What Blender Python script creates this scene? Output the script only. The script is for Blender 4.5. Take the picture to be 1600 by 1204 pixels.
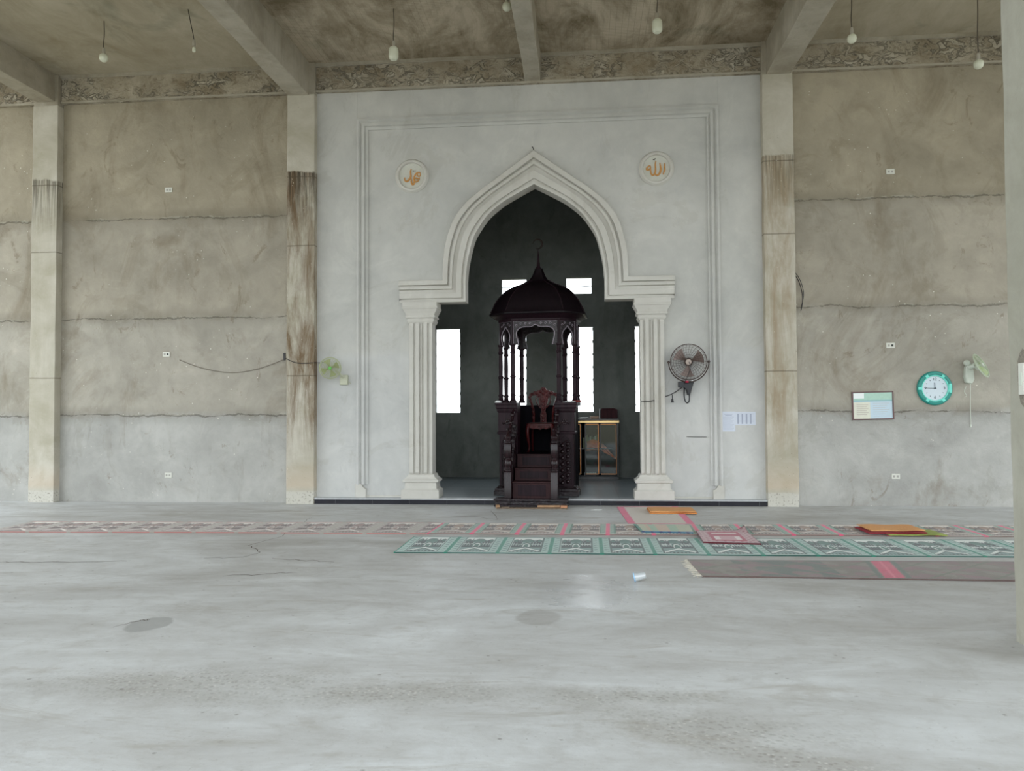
import bpy, math, random
import numpy as np
from mathutils import Vector, Matrix
from mathutils.geometry import tessellate_polygon
random.seed(7)
for o in list(bpy.data.objects): bpy.data.objects.remove(o)
scn = bpy.context.scene
R = math.radians; PI = math.pi

# ------------------------------------------------------------------ camera
cam_d = bpy.data.cameras.new('camera'); cam = bpy.data.objects.new('camera', cam_d)
scn.collection.objects.link(cam); scn.camera = cam
cam_d.sensor_fit = 'HORIZONTAL'; cam_d.sensor_width = 36.0
cam_d.lens = 1218.3 / 1600 * 36.0
cam_d.clip_start = 0.05; cam_d.clip_end = 500
yaw, pit, rol = 0.0919, 0.0299, -0.0054
M = Matrix.Rotation(yaw, 4, 'Z') @ Matrix.Rotation(PI/2 + pit, 4, 'X') @ Matrix.Rotation(rol, 4, 'Z')
cam.matrix_world = Matrix.Translation((0.7608, -12.1487, 1.5)) @ M

# ------------------------------------------------------------------ world, exposure
w = bpy.data.worlds.new('overcast_sky'); scn.world = w; w.use_nodes = True
nt = w.node_tree; bg = nt.nodes['Background']
tc = nt.nodes.new('ShaderNodeTexCoord'); sx = nt.nodes.new('ShaderNodeSeparateXYZ')
cr = nt.nodes.new('ShaderNodeValToRGB')
nt.links.new(tc.outputs['Generated'], sx.inputs[0]); nt.links.new(sx.outputs['Z'], cr.inputs[0])
cr.color_ramp.elements[0].position = 0.0; cr.color_ramp.elements[0].color = (0.91, 0.965, 1.0, 1)
cr.color_ramp.elements[1].position = 0.9; cr.color_ramp.elements[1].color = (0.84, 0.93, 1.0, 1)
nt.links.new(cr.outputs[0], bg.inputs['Color']); bg.inputs['Strength'].default_value = 2.2
vs = scn.view_settings
scn.display_settings.display_device = 'sRGB'
vs.view_transform = 'Standard'; vs.look = 'None'; vs.gamma = 1.0; vs.use_curve_mapping = False
vs.exposure = 0.70

# ------------------------------------------------------------------ helpers
def lin(c):
    return tuple(((v/255)/12.92 if v/255 <= .04045 else ((v/255+.055)/1.055)**2.4) for v in c) + (1.0,)

class MB:
    def __init__(s, M=None): s.v = []; s.f = []; s.M = M
    def add(s, vs, fs):
        b = len(s.v)
        if s.M is not None: vs = [tuple(s.M @ Vector(p)) for p in vs]
        s.v += [tuple(p) for p in vs]; s.f += [tuple(i+b for i in f) for f in fs]; return s
    def box(s, x0, x1, y0, y1, z0, z1):
        return s.add([(x0,y0,z0),(x1,y0,z0),(x1,y1,z0),(x0,y1,z0),(x0,y0,z1),(x1,y0,z1),(x1,y1,z1),(x0,y1,z1)],
            [(0,3,2,1),(4,5,6,7),(0,1,5,4),(1,2,6,5),(2,3,7,6),(3,0,4,7)])
    def loft(s, rings, closed_ends=True):
        n = len(rings[0]); vs = [p for r in rings for p in r]; fs = []
        for k in range(len(rings)-1):
            for i in range(n):
                a = k*n+i; b = k*n+(i+1) % n
                fs.append((a, b, b+n, a+n))
        if closed_ends:
            fs.append(tuple(range(n-1, -1, -1))); fs.append(tuple(range((len(rings)-1)*n, len(rings)*n)))
        return s.add(vs, fs)
    def rects(s, levels):   # levels: (z, x0, x1, y0, y1)
        return s.loft([[(x0,y0,z),(x1,y0,z),(x1,y1,z),(x0,y1,z)] for z,x0,x1,y0,y1 in levels])
    def tube(s, pts, r, n=8, closed=False):
        pts = [Vector(p) for p in pts]; m = len(pts)
        rr = r if isinstance(r, (list, tuple)) else [r]*m
        rings = []; prev = None
        for i, p in enumerate(pts):
            if closed: t = pts[(i+1) % m] - pts[i-1]
            else: t = pts[min(i+1, m-1)] - pts[max(i-1, 0)]
            t = t.normalized() if t.length > 1e-9 else Vector((0,0,1))
            if prev is None:
                u = t.orthogonal().normalized()
                if closed or True:
                    for ax in (Vector((0,1,0)), Vector((0,0,1)), Vector((1,0,0))):
                        if abs(t.dot(ax)) < .7: u = (ax - t*ax.dot(t)).normalized(); break
            else:
                u = prev - t*prev.dot(t)
                u = u.normalized() if u.length > 1e-6 else t.orthogonal().normalized()
            prev = u; v = t.cross(u)
            rings.append([tuple(p + (u*math.cos(2*PI*k/n) + v*math.sin(2*PI*k/n))*rr[i]) for k in range(n)])
        if closed: rings.append(rings[0]); return s.loft(rings, False)
        return s.loft(rings)
    def lathe(s, prof, n=24, c=(0,0,0), sx=1, sy=1, rot=0, poly=None):  # prof (r,z); poly: unit polygon points
        base = poly or [(math.cos(2*PI*k/n+rot), math.sin(2*PI*k/n+rot)) for k in range(n)]
        return s.loft([[(c[0]+q[0]*r*sx, c[1]+q[1]*r*sy, c[2]+z) for q in base] for r, z in prof])
    def lathe_y(s, prof, n=32, c=(0,0,0), caps=True):   # prof (r, y): axis along y
        return s.loft([[(c[0]+math.cos(2*PI*k/n)*r, c[1]+y, c[2]+math.sin(2*PI*k/n)*r) for k in range(n)] for r, y in prof], caps)
    def prism(s, poly, a0, a1, plane='xz'):
        n = len(poly)
        def P(p, a):
            return (p[0], a, p[1]) if plane == 'xz' else (p[0], p[1], a) if plane == 'xy' else (a, p[0], p[1])
        tri = tessellate_polygon([[Vector((p[0], p[1], 0)) for p in poly]])
        vs = [P(p, a0) for p in poly] + [P(p, a1) for p in poly]
        fs = [tuple(t) for t in tri] + [tuple(i+n for i in reversed(t)) for t in tri]
        fs += [(i, (i+1) % n, (i+1) % n + n, i+n) for i in range(n)]
        return s.add(vs, fs)
    def ball(s, c, r, n=10, m=6):
        rx, ry, rz = (r, r, r) if not isinstance(r, (tuple, list)) else r
        rings = []
        for j in range(m+1):
            a = -PI/2 + PI*j/m; k = max(math.cos(a), .02)
            rings.append([(c[0]+rx*k*math.cos(2*PI*i/n), c[1]+ry*k*math.sin(2*PI*i/n), c[2]+rz*math.sin(a)) for i in range(n)])
        return s.loft(rings)
    def obj(s, name, mat, parent=None, bevel=0, smooth=35):
        me = bpy.data.meshes.new(name); me.from_pydata(s.v, [], s.f); me.update()
        import bmesh
        bm = bmesh.new(); bm.from_mesh(me); bmesh.ops.recalc_face_normals(bm, faces=bm.faces); bm.to_mesh(me); bm.free()
        if smooth:
            me.polygons.foreach_set('use_smooth', [True]*len(me.polygons)); me.set_sharp_from_angle(angle=R(smooth))
        if mat: me.materials.append(mat)
        o = bpy.data.objects.new(name, me); scn.collection.objects.link(o)
        if parent: o.parent = parent
        if bevel:
            b = o.modifiers.new('bevel', 'BEVEL'); b.width = bevel; b.segments = 2; b.limit_method = 'ANGLE'; b.angle_limit = R(40)
        return o

def tag(o, label, cat=None, group=None, kind=None):
    if label: o['label'] = label
    if cat: o['category'] = cat
    if group: o['group'] = group
    if kind: o['kind'] = kind
    return o
def thing(name, label, cat, loc=(0,0,0), rz=0, group=None):
    o = bpy.data.objects.new(name, None); scn.collection.objects.link(o); o.empty_display_size = .1
    o.location = loc; o.rotation_euler = (0, 0, rz); return tag(o, label, cat, group)
def struct(o, label=None):
    o['kind'] = 'structure'
    if label: o['label'] = label
    return o
def copy_tree(o, parent=None):
    c = o.copy(); scn.collection.objects.link(c); c.parent = parent
    for ch in list(o.children): copy_tree(ch, c)
    return c
def spline(pts, n=8, closed=False):
    P = [Vector(p) for p in pts]; m = len(P); out = []
    rng = range(m) if closed else range(m-1)
    for i in rng:
        if closed: a, b, c, d = P[i-1], P[i], P[(i+1) % m], P[(i+2) % m]
        else: a, b, c, d = P[max(i-1, 0)], P[i], P[i+1], P[min(i+2, m-1)]
        for k in range(n):
            t = k/n
            out.append(.5*((2*b) + (c-a)*t + (2*a-5*b+4*c-d)*t*t + (-a+3*b-3*c+d)*t**3))
    if not closed: out.append(P[-1])
    return out

# ------------------------------------------------------------------ materials
class NT:
    def __init__(s, name):
        s.m = bpy.data.materials.new(name); s.m.use_nodes = True; s.t = s.m.node_tree
        s.b = s.t.nodes['Principled BSDF']
    def n(s, typ, **k):
        x = s.t.nodes.new(typ)
        for a, b in k.items():
            if a.startswith('i_'): x.inputs[a[2:].replace('_', ' ')].default_value = b
            else: setattr(x, a, b)
        return x
    def l(s, a, b): s.t.links.new(a, b)
    def math(s, op, a, b=None, c=None, clamp=False):
        x = s.n('ShaderNodeMath', operation=op); x.use_clamp = clamp
        for i, q in enumerate((a, b, c)):
            if q is None: continue
            if isinstance(q, (int, float)): x.inputs[i].default_value = q
            else: s.l(q, x.inputs[i])
        return x.outputs[0]
    def mix(s, fac, a, b, blend='MIX'):
        x = s.n('ShaderNodeMix', data_type='RGBA', blend_type=blend)
        for i, q in ((0, fac), (6, a), (7, b)):
            if isinstance(q, (int, float, tuple)): x.inputs[i].default_value = q
            else: s.l(q, x.inputs[i])
        return x.outputs[2]
    def pos(s, scale=(1,1,1)):
        g = s.n('ShaderNodeTexCoord'); m = s.n('ShaderNodeMapping'); m.inputs['Scale'].default_value = scale
        s.l(g.outputs['Object'], m.inputs[0]); return m.outputs[0]
    def noise(s, vec, scale, detail=5, rough=.6, dist=0.0):
        x = s.n('ShaderNodeTexNoise'); x.inputs['Scale'].default_value = scale; x.inputs['Detail'].default_value = detail
        x.inputs['Roughness'].default_value = rough; x.inputs['Distortion'].default_value = dist
        s.l(vec, x.inputs['Vector']); return x.outputs[0]
    def ramp(s, v, lo, hi, a=0.0, b=1.0):
        x = s.n('ShaderNodeMapRange'); x.inputs[1].default_value = lo; x.inputs[2].default_value = hi
        x.inputs[3].default_value = a; x.inputs[4].default_value = b; x.clamp = True
        s.l(v, x.inputs[0]); return x.outputs[0]
    def xyz(s, vec):
        x = s.n('ShaderNodeSeparateXYZ'); s.l(vec, x.inputs[0]); return x.outputs
    def bump(s, h, strength=.3, dist=.02):
        x = s.n('ShaderNodeBump'); x.inputs['Strength'].default_value = strength; x.inputs['Distance'].default_value = dist
        s.l(h, x.inputs['Height']); s.l(x.outputs[0], s.b.inputs['Normal'])
    def col(s, c): s.l(c, s.b.inputs['Base Color'])

def plain(name, c, rough=.6, metal=0, noise=.0, nscale=20, bump=0, spec=.5, coat=0):
    t = NT(name); t.b.inputs['Roughness'].default_value = rough; t.b.inputs['Metallic'].default_value = metal
    t.b.inputs['Specular IOR Level'].default_value = spec; t.b.inputs['Coat Weight'].default_value = coat
    p = t.pos(); f = t.noise(p, nscale, 4)
    c1 = tuple(max(0, v*(1-noise)) for v in lin(c)[:3]) + (1,); c2 = tuple(min(1, v*(1+noise)) for v in lin(c)[:3]) + (1,)
    t.col(t.mix(t.ramp(f, .3, .7), c1, c2))
    if bump: t.bump(f, bump, .01)
    return t.m

def concrete(name, ca, cb, seams=(), bands=None, streak=0, specks=0, rough=.85, bump=.35, big=.45, dark=None, vein=0, blot=.45, crust=0):
    t = NT(name); p = t.pos(); X, Y, Z = t.xyz(p)
    n1 = t.noise(p, big, 6, .62, .6); n2 = t.noise(p, 2.6, 8, .65, .4); n3 = t.noise(p, 28, 6, .7)
    f = t.math('ADD', t.math('MULTIPLY', n1, .6), t.math('MULTIPLY', n2, .4))
    c = t.mix(t.ramp(f, .36, .64), lin(ca), lin(cb))
    if bands:      # pour tints, with cool-low and warm-high light put into the colour
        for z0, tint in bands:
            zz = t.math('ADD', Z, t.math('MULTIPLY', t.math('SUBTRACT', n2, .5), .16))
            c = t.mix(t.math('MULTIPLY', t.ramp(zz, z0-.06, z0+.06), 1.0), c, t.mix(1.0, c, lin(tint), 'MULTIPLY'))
    if dark:       # dark damp blotches
        nd = t.noise(t.pos((1,1,.55)), .9, 7, .68, 1.2)
        c = t.mix(t.ramp(nd, .55, .72, 0, .55), c, lin(dark))
    nb_ = t.noise(t.pos((1,1,.8)), .8, 9, .72, 1.6); c = t.mix(t.ramp(nb_, .56, .60, 0, blot), c, t.mix(1.0, c, (.86,.85,.82,1), 'MULTIPLY')); c = t.mix(t.ramp(nb_, .40, .44, blot*.8, 0), c, t.mix(1.0, c, (1.12,1.12,1.11,1), 'MULTIPLY'))
    nk_ = t.noise(t.pos((1.2,1.2,.7)), 2.1, 9, .75, 1.2); c = t.mix(t.ramp(nk_, .60, .65, 0, blot*.8), c, lin(dark or ca))
    sp = t.noise(t.pos((1.6,1.6,.22)), 2.2, 6, .7, .3)
    if streak: c = t.mix(t.ramp(sp, .5, .75, 0, streak), c, lin((96,90,76)))
    h = t.math('ADD', t.math('MULTIPLY', n2, 1.2), t.math('MULTIPLY', n3, .28))
    # trowel ridges
    vr = t.n('ShaderNodeTexVoronoi', feature='DISTANCE_TO_EDGE'); vr.inputs['Scale'].default_value = 1.1
    wn = t.n('ShaderNodeMix', data_type='VECTOR'); wn.inputs[0].default_value = .35
    nz = t.n('ShaderNodeTexNoise'); nz.inputs['Scale'].default_value = 1.3; nz.inputs['Detail'].default_value = 4
    t.l(p, nz.inputs[0]); t.l(p, wn.inputs[4]); t.l(nz.outputs['Color'], wn.inputs[5]); t.l(wn.outputs[1], vr.inputs['Vector'])
    ridge = t.math('MULTIPLY', t.ramp(vr.outputs['Distance'], .0, .018, 1, 0), t.ramp(n1, .5, .62))
    c = t.mix(t.math('MULTIPLY', ridge, vein), c, lin((80,76,66)))
    h = t.math('ADD', h, t.math('MULTIPLY', ridge, -1.3*vein))
    for z0 in seams:
        wob = t.math('MULTIPLY', t.math('SUBTRACT', t.noise(t.pos((1,1,.2)), 1.7, 8, .68), .5), .20)
        zz = t.math('SUBTRACT', t.math('ADD', Z, wob), z0); d = t.math('ABSOLUTE', zz)
        brk = t.noise(t.pos((1,1,2)), 3.2, 6, .7)
        wd = t.ramp(brk, .40, .66, .0015, .024)
        line = t.math('MULTIPLY', t.math('LESS_THAN', d, wd), t.ramp(brk, .38, .52, .25, 1))
        soft = t.math('MULTIPLY', t.ramp(d, .0, .17, 1, 0), t.ramp(n2, .38, .62, .05, .5))
        c = t.mix(soft, c, lin((96,92,80)))
        c = t.mix(t.math('MULTIPLY', line, .5), c, lin((78,74,64)))
        hi = t.math('MULTIPLY', t.math('MULTIPLY', t.math('GREATER_THAN', zz, 0), t.math('LESS_THAN', zz, .03)), t.ramp(brk, .55, .62)); c = t.mix(t.math('MULTIPLY', hi, .35), c, lin((196,192,178)))
        h = t.math('ADD', h, t.math('MULTIPLY', line, -.5))
        h = t.math('ADD', h, t.ramp(zz, -.012, .012, .0, .3))
    if specks:
        v = t.n('ShaderNodeTexVoronoi'); v.inputs['Scale'].default_value = 9; v.inputs['Randomness'].default_value = 1
        t.l(p, v.inputs['Vector'])
        gate = t.ramp(t.noise(p, 1.1, 3), .5, .6)
        s_ = t.math('MULTIPLY', t.ramp(v.outputs['Distance'], .05, .1, 1, 0), gate)
        c = t.mix(t.math('MULTIPLY', s_, specks), c, lin((226,224,212)))
    if crust:      # mortar squeezed out of the shuttering
        q1 = t.noise(t.pos((1,1,1.6)), 6, 8, .7, .8); q2 = t.noise(t.pos((1,1,1.5)), 1.3, 3)
        cm_ = t.math('MULTIPLY', t.ramp(q1, .50, .56), t.ramp(q2, .42, .55)); c = t.mix(t.math('MULTIPLY', cm_, .5), c, lin((206,200,186)))
        c = t.mix(t.math('MULTIPLY', t.ramp(q1, .46, .40), .45), c, lin((104,92,72))); h = t.math('ADD', h, t.math('MULTIPLY', cm_, .9))
    t.col(c); t.b.inputs['Roughness'].default_value = rough; t.b.inputs['Specular IOR Level'].default_value = .25
    t.bump(h, bump, .03); return t.m

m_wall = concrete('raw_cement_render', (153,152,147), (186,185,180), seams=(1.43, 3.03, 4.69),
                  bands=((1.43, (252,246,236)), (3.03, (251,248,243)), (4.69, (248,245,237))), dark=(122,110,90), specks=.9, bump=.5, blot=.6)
m_white = concrete('primed_plaster', (186,187,185), (207,207,204), bands=((2.4, (253,252,249)),), bump=.12, big=.6, rough=.8)  # upper band puts the warmer high light into the plaster colour
m_mould = concrete('moulded_plaster', (194,191,183), (208,206,199), bump=.08, big=.8, rough=.75)
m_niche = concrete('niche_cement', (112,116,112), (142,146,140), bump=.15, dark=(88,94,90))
m_beam = concrete('rough_cast_beam', (150,138,118), (198,190,174), bump=1.0, big=1.4, dark=(116,104,84), rough=.9, blot=.8, crust=1)
def ceiling_mat():
    t = NT('stained_slab'); p = t.pos()
    n1 = t.noise(p, .5, 8, .68, 1.0); n2 = t.noise(t.pos((1, .45, 1)), 1.6, 7, .7, .5); n3 = t.noise(p, 16, 6, .7)
    X, Y, Z = t.xyz(p)
    mid = t.math('LESS_THAN', t.math('ABSOLUTE', X), 3.8)     # the middle bay's shuttering left it more stained
    f = t.math('ADD', t.math('MULTIPLY', n1, .5), t.math('MULTIPLY', n2, .5))
    c = t.mix(t.ramp(f, .36, .62), lin((156,146,124)), lin((194,186,168)))
    cm = t.mix(t.ramp(f, .42, .57), lin((122,110,88)), lin((192,180,160)))
    c = t.mix(mid, c, cm)
    g = t.ramp(t.noise(p, .9, 5, .6, .6), .58, .7)
    c = t.mix(t.math('MULTIPLY', g, .45), c, lin((104,110,92)))
    br = t.n('ShaderNodeTexBrick'); br.inputs['Scale'].default_value = 5.5; br.inputs['Mortar Size'].default_value = .018
    br.offset = 0; t.l(p, br.inputs[0]); 
    grid = t.math('MULTIPLY', br.outputs['Fac'], t.math('MULTIPLY', mid, t.ramp(n1, .48, .56)))
    c = t.mix(t.math('MULTIPLY', grid, .35), c, lin((84,74,58)))
    t.col(c); t.b.inputs['Roughness'].default_value = .9; t.b.inputs['Specular IOR Level'].default_value = .2
    t.bump(t.math('ADD', n2, t.math('MULTIPLY', n3, .2)), .35, .03); return t.m
m_ceil = ceiling_mat()

def column_mat(name, stain, amount, dirt):
    t = NT(name); p = t.pos(); X, Y, Z = t.xyz(p)
    n1 = t.noise(p, 1.4, 7, .65, .5); n2 = t.noise(t.pos((2.6,2.6,.4)), 1.7, 8, .72, .4); n3 = t.noise(p, 30, 6, .7)
    c = t.mix(t.ramp(n1, .35, .65), lin((172,166,148)), lin((198,193,180)))
    low = t.ramp(t.math('ADD', Z, t.math('MULTIPLY', n1, .2)), 5.44, 5.47, 1, 0)     # below the casting joint
    st = t.math('MULTIPLY', low, t.ramp(n2, .40, .62, 0, amount))
    fade = t.ramp(Z, .5, 1.4, 0, 1)
    c = t.mix(t.math('MULTIPLY', st, fade), c, lin(stain))
    # black run-off just below the joint
    run = t.math('MULTIPLY', t.math('MULTIPLY', low, t.ramp(t.noise(t.pos((22,22,.8)), 1.6, 4), .4, .58)), t.ramp(Z, 4.4, 5.4, 0, dirt))
    c = t.mix(run, c, lin((60,52,40)))
    rust = t.math('MULTIPLY', t.ramp(Z, .2, .3, 0, 1), t.ramp(t.math('ADD', Z, t.math('MULTIPLY', n1, .5)), .55, .95, 1, 0))
    c = t.mix(t.math('MULTIPLY', rust, .35), c, lin((198,172,144)))
    chip = t.ramp(t.math('ADD', Z, t.math('MULTIPLY', n1, .15)), .26, .29, 1, 0); c = t.mix(t.math('MULTIPLY', chip, .6), c, lin((204,202,194))); cp = t.math('MULTIPLY', chip, t.ramp(n3, .56, .64)); c = t.mix(cp, c, lin((120,114,100)))
    for z0 in (4.15, 2.05, 5.27):
        d = t.math('ABSOLUTE', t.math('SUBTRACT', t.math('ADD', Z, t.math('MULTIPLY', n1, .03)), z0+.015))
        c = t.mix(t.ramp(d, .004, .014, .55, 0), c, lin((84,76,60)))
    v = t.n('ShaderNodeTexVoronoi'); v.inputs['Scale'].default_value = 14; t.l(p, v.inputs['Vector'])
    s_ = t.math('MULTIPLY', t.ramp(v.outputs['Distance'], .06, .13, 1, 0), t.math('MULTIPLY', low, t.ramp(n2, .45, .6)))
    c = t.mix(t.math('MULTIPLY', s_, amount*.8), c, lin((222,214,196)))
    v2 = t.n('ShaderNodeTexVoronoi'); v2.inputs['Scale'].default_value = 16; t.l(t.pos((1.3,1.3,.8)), v2.inputs['Vector'])
    pit = t.math('MULTIPLY', t.ramp(v2.outputs['Distance'], .04, .1, 1, 0), t.ramp(t.noise(p, 2.2, 3), .5, .58))
    c = t.mix(t.math('MULTIPLY', pit, .6), c, lin((96,86,70)))
    t.col(c); t.b.inputs['Roughness'].default_value = .85; t.b.inputs['Specular IOR Level'].default_value = .25
    t.bump(t.math('ADD', n1, t.math('ADD', t.math('MULTIPLY', n3, .25), t.math('MULTIPLY', pit, -.3))), .4, .02); return t.m
m_col_dark = column_mat('stained_column', (112,92,68), .95, .95)
m_col_mid = column_mat('weathered_column', (150,130,102), .7, .5)
m_col_pale = column_mat('pale_column', (164,158,140), .35, .8)
m_pillar = concrete('cement_pillar', (154,152,138), (174,172,160), bump=.25, big=1.2, streak=.2)

def floor_mat():
    t = NT('screed_floor'); p = t.pos(); X, Y, Z = t.xyz(p)
    a = t.noise(t.pos((1,1.9,1)), .28, 8, .66, .8); b = t.noise(t.pos((.8,2,1)), 1.1, 8, .7, .6); d = t.noise(p, 22, 7, .75); e = t.noise(p, 5, 6, .7, .5)
    f = t.math('ADD', t.math('MULTIPLY', a, .55), t.math('MULTIPLY', b, .45))
    c = t.mix(t.ramp(f, .38, .62), lin((166,164,160)), lin((204,206,206)))
    c = t.mix(t.ramp(e, .5, .75, 0, .4), c, lin((150,146,138)))
    k2 = t.noise(t.pos((.7,2.6,1)), .9, 9, .72, 1.4); c = t.mix(t.ramp(k2, .56, .66, 0, .5), c, lin((154,148,138))); c = t.mix(t.ramp(d, .58, .72, 0, .45), c, lin((120,114,106)))
    c = t.mix(t.ramp(b, .6, .72, 0, .5), c, lin((202,204,202)))
    def ell(cx, cy, rx, ry, ang=0, soft=.25, wob=.35):
        ca, sa = math.cos(ang), math.sin(ang)
        dx = t.math('SUBTRACT', X, cx); dy = t.math('SUBTRACT', Y, cy)
        u = t.math('DIVIDE', t.math('ADD', t.math('MULTIPLY', dx, ca), t.math('MULTIPLY', dy, sa)), rx)
        v = t.math('DIVIDE', t.math('SUBTRACT', t.math('MULTIPLY', dy, ca), t.math('MULTIPLY', dx, sa)), ry)
        r = t.math('SQRT', t.math('ADD', t.math('MULTIPLY', u, u), t.math('MULTIPLY', v, v)))
        r = t.math('ADD', r, t.math('MULTIPLY', t.math('SUBTRACT', t.noise(p, 3.2, 5), .5), wob*2))
        return t.ramp(r, 1-soft, 1+soft, 1, 0)
    # pitted rough patches and repairs, each with its own place on the floor
    rough_f = None
    for q in ((1.35,-8.35,.5,.16,-.15), (1.75,-8.75,.75,.12,-.5), (.95,-8.0,.5,.10,.1), (-1.35,-8.0,.75,.22,.05), (-.3,-8.05,.6,.16,.1)):
        m = ell(*q, soft=.7, wob=.8); rough_f = m if rough_f is None else t.math('MAXIMUM', rough_f, m)
    vg = t.n('ShaderNodeTexVoronoi'); vg.inputs['Scale'].default_value = 34; t.l(p, vg.inputs['Vector'])
    grit = t.math('MULTIPLY', rough_f, t.ramp(vg.outputs['Distance'], .15, .5, 1, 0))
    c = t.mix(t.math('MULTIPLY', rough_f, .35), c, lin((136,130,118)))
    c = t.mix(t.math('MULTIPLY', grit, .35), c, lin((112,106,96))); vg2 = t.n('ShaderNodeTexVoronoi'); vg2.inputs['Scale'].default_value = 27; t.l(t.pos((1.1,1,1)), vg2.inputs['Vector']); gl2 = t.math('MULTIPLY', rough_f, t.ramp(vg2.outputs['Distance'], .12, .3, 1, 0)); c = t.mix(t.math('MULTIPLY', gl2, .5), c, lin((206,204,198)))
    patch = ell(-2.30, -6.88, .15, .20, 0, .05, .45)
    c = t.mix(t.math('MULTIPLY', patch, .75), c, lin((148,148,146)))
    p2 = ell(.42, -6.5, .16, .2, 0, .1, .3); c = t.mix(t.math('MULTIPLY', p2, .4), c, lin((134,128,120)))
    red = t.math('MULTIPLY', ell(-.05,-9.55,.12,.1,0,.3,.5), t.ramp(t.noise(p, 45, 3), .5, .58)); c = t.mix(t.math('MULTIPLY', red, .5), c, lin((150,92,84)))
    # small pits everywhere
    v = t.n('ShaderNodeTexVoronoi'); v.inputs['Scale'].default_value = 7; t.l(p, v.inputs['Vector'])
    pit = t.math('MULTIPLY', t.ramp(v.outputs['Distance'], .04, .10, 1, 0), t.ramp(e, .46, .54))
    c = t.mix(t.math('MULTIPLY', pit, .55), c, lin((104,98,90)))
    vw = t.n('ShaderNodeTexVoronoi'); vw.inputs['Scale'].default_value = 11; t.l(t.pos((1.1,.9,1)), vw.inputs['Vector'])
    wsp = t.math('MULTIPLY', t.ramp(vw.outputs['Distance'], .03, .06, 1, 0), t.ramp(a, .5, .6)); c = t.mix(t.math('MULTIPLY', wsp, .6), c, lin((222,222,216)))
    t.col(c)
    shine = ell(.8, -5.6, .42, .7, 0, .3, .8)
    ro = t.math('SUBTRACT', t.ramp(f, .35, .65, .62, .42), t.math('MULTIPLY', shine, .24))
    ro = t.math('ADD', ro, t.math('MULTIPLY', rough_f, .25)); t.l(ro, t.b.inputs['Roughness'])
    t.b.inputs['Specular IOR Level'].default_value = .45
    h = t.math('ADD', t.math('MULTIPLY', b, .6), t.math('MULTIPLY', d, .16)); h = t.math('SUBTRACT', h, t.math('MULTIPLY', grit, .25)); h = t.math('SUBTRACT', h, t.math('MULTIPLY', pit, .3))
    h = t.math('SUBTRACT', h, t.math('MULTIPLY', patch, .12))
    t.bump(h, .35, .02); return t.m
m_floor = floor_mat()

def tile_mat():
    t = NT('niche_floor_tile'); p = t.pos(); X, Y, Z = t.xyz(p)
    n = t.noise(p, 3, 5); c = t.mix(n, lin((120,132,138)), lin((146,156,160)))
    d = t.math('ABSOLUTE', t.math('SUBTRACT', Y, 1.62)); c = t.mix(t.ramp(d, .012, .02, .85, 0), c, lin((196,200,198)))
    for y0 in (.6, 2.7):
        d = t.math('ABSOLUTE', t.math('SUBTRACT', Y, y0)); c = t.mix(t.ramp(d, .004, .01, .4, 0), c, lin((60,66,70)))
    d = t.math('ABSOLUTE', t.math('SUBTRACT', t.math('FRACT', t.math('DIVIDE', t.math('ADD', X, 9.2), .6)), .5)); c = t.mix(t.ramp(d, .006, .014, .35, 0), c, lin((60,66,70)))
    t.col(c); t.b.inputs['Roughness'].default_value = .3; return t.m
m_tile = tile_mat()

def wood_mat(name, ca, cb, rough=.32, carve=0, coat=.3, spec=.5):
    t = NT(name); t.b.inputs['Specular IOR Level'].default_value = spec; p = t.pos()
    g = t.noise(t.pos((9,9,.9)), 2.5, 6, .6, .8); c = t.mix(t.ramp(g, .35, .65), lin(ca), lin(cb))
    h = g
    if carve:
        v = t.n('ShaderNodeTexVoronoi', feature='SMOOTH_F1'); v.inputs['Scale'].default_value = 26; t.l(t.pos(), v.inputs['Vector'])
        w2 = t.noise(p, 38, 3, .5, 1.5)
        h = t.math('ADD', v.outputs['Distance'], t.math('MULTIPLY', w2, .8))
        t.col(c); t.bump(h, carve, .02)
    else:
        t.col(c); t.bump(h, .08, .01)
    t.b.inputs['Roughness'].default_value = rough; t.b.inputs['Coat Weight'].default_value = coat; t.b.inputs['Coat Roughness'].default_value = .25
    return t.m
m_wood = wood_mat('dark_varnished_wood', (26,14,20), (44,27,34), .42, 0, 0, .16)
m_newel = wood_mat('glossy_turned_wood', (20,10,13), (42,23,28), .24, 0, .1, .3)
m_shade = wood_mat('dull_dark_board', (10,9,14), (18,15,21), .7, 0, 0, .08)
m_carved = wood_mat('carved_dark_wood', (18,9,13), (40,25,31), .2, 1.0, .3, .45)
m_dome = wood_mat('dome_panel_wood', (14,8,12), (24,15,20), .5, 0, .0, .15)
m_edge = plain('lit_carving_edge', (140,130,140), .35, 0, .2)  # pale tone paints the light caught by the carved edges
m_tread = wood_mat('reddish_stair_wood', (40,20,23), (60,33,35), .42, 0, 0, .18)
m_mahog = wood_mat('red_mahogany', (52,12,14), (84,26,26), .28, 0, .1, .3)
m_mahog_c = wood_mat('carved_mahogany', (54,12,14), (94,30,30), .28, .7, .1, .3)

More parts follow.
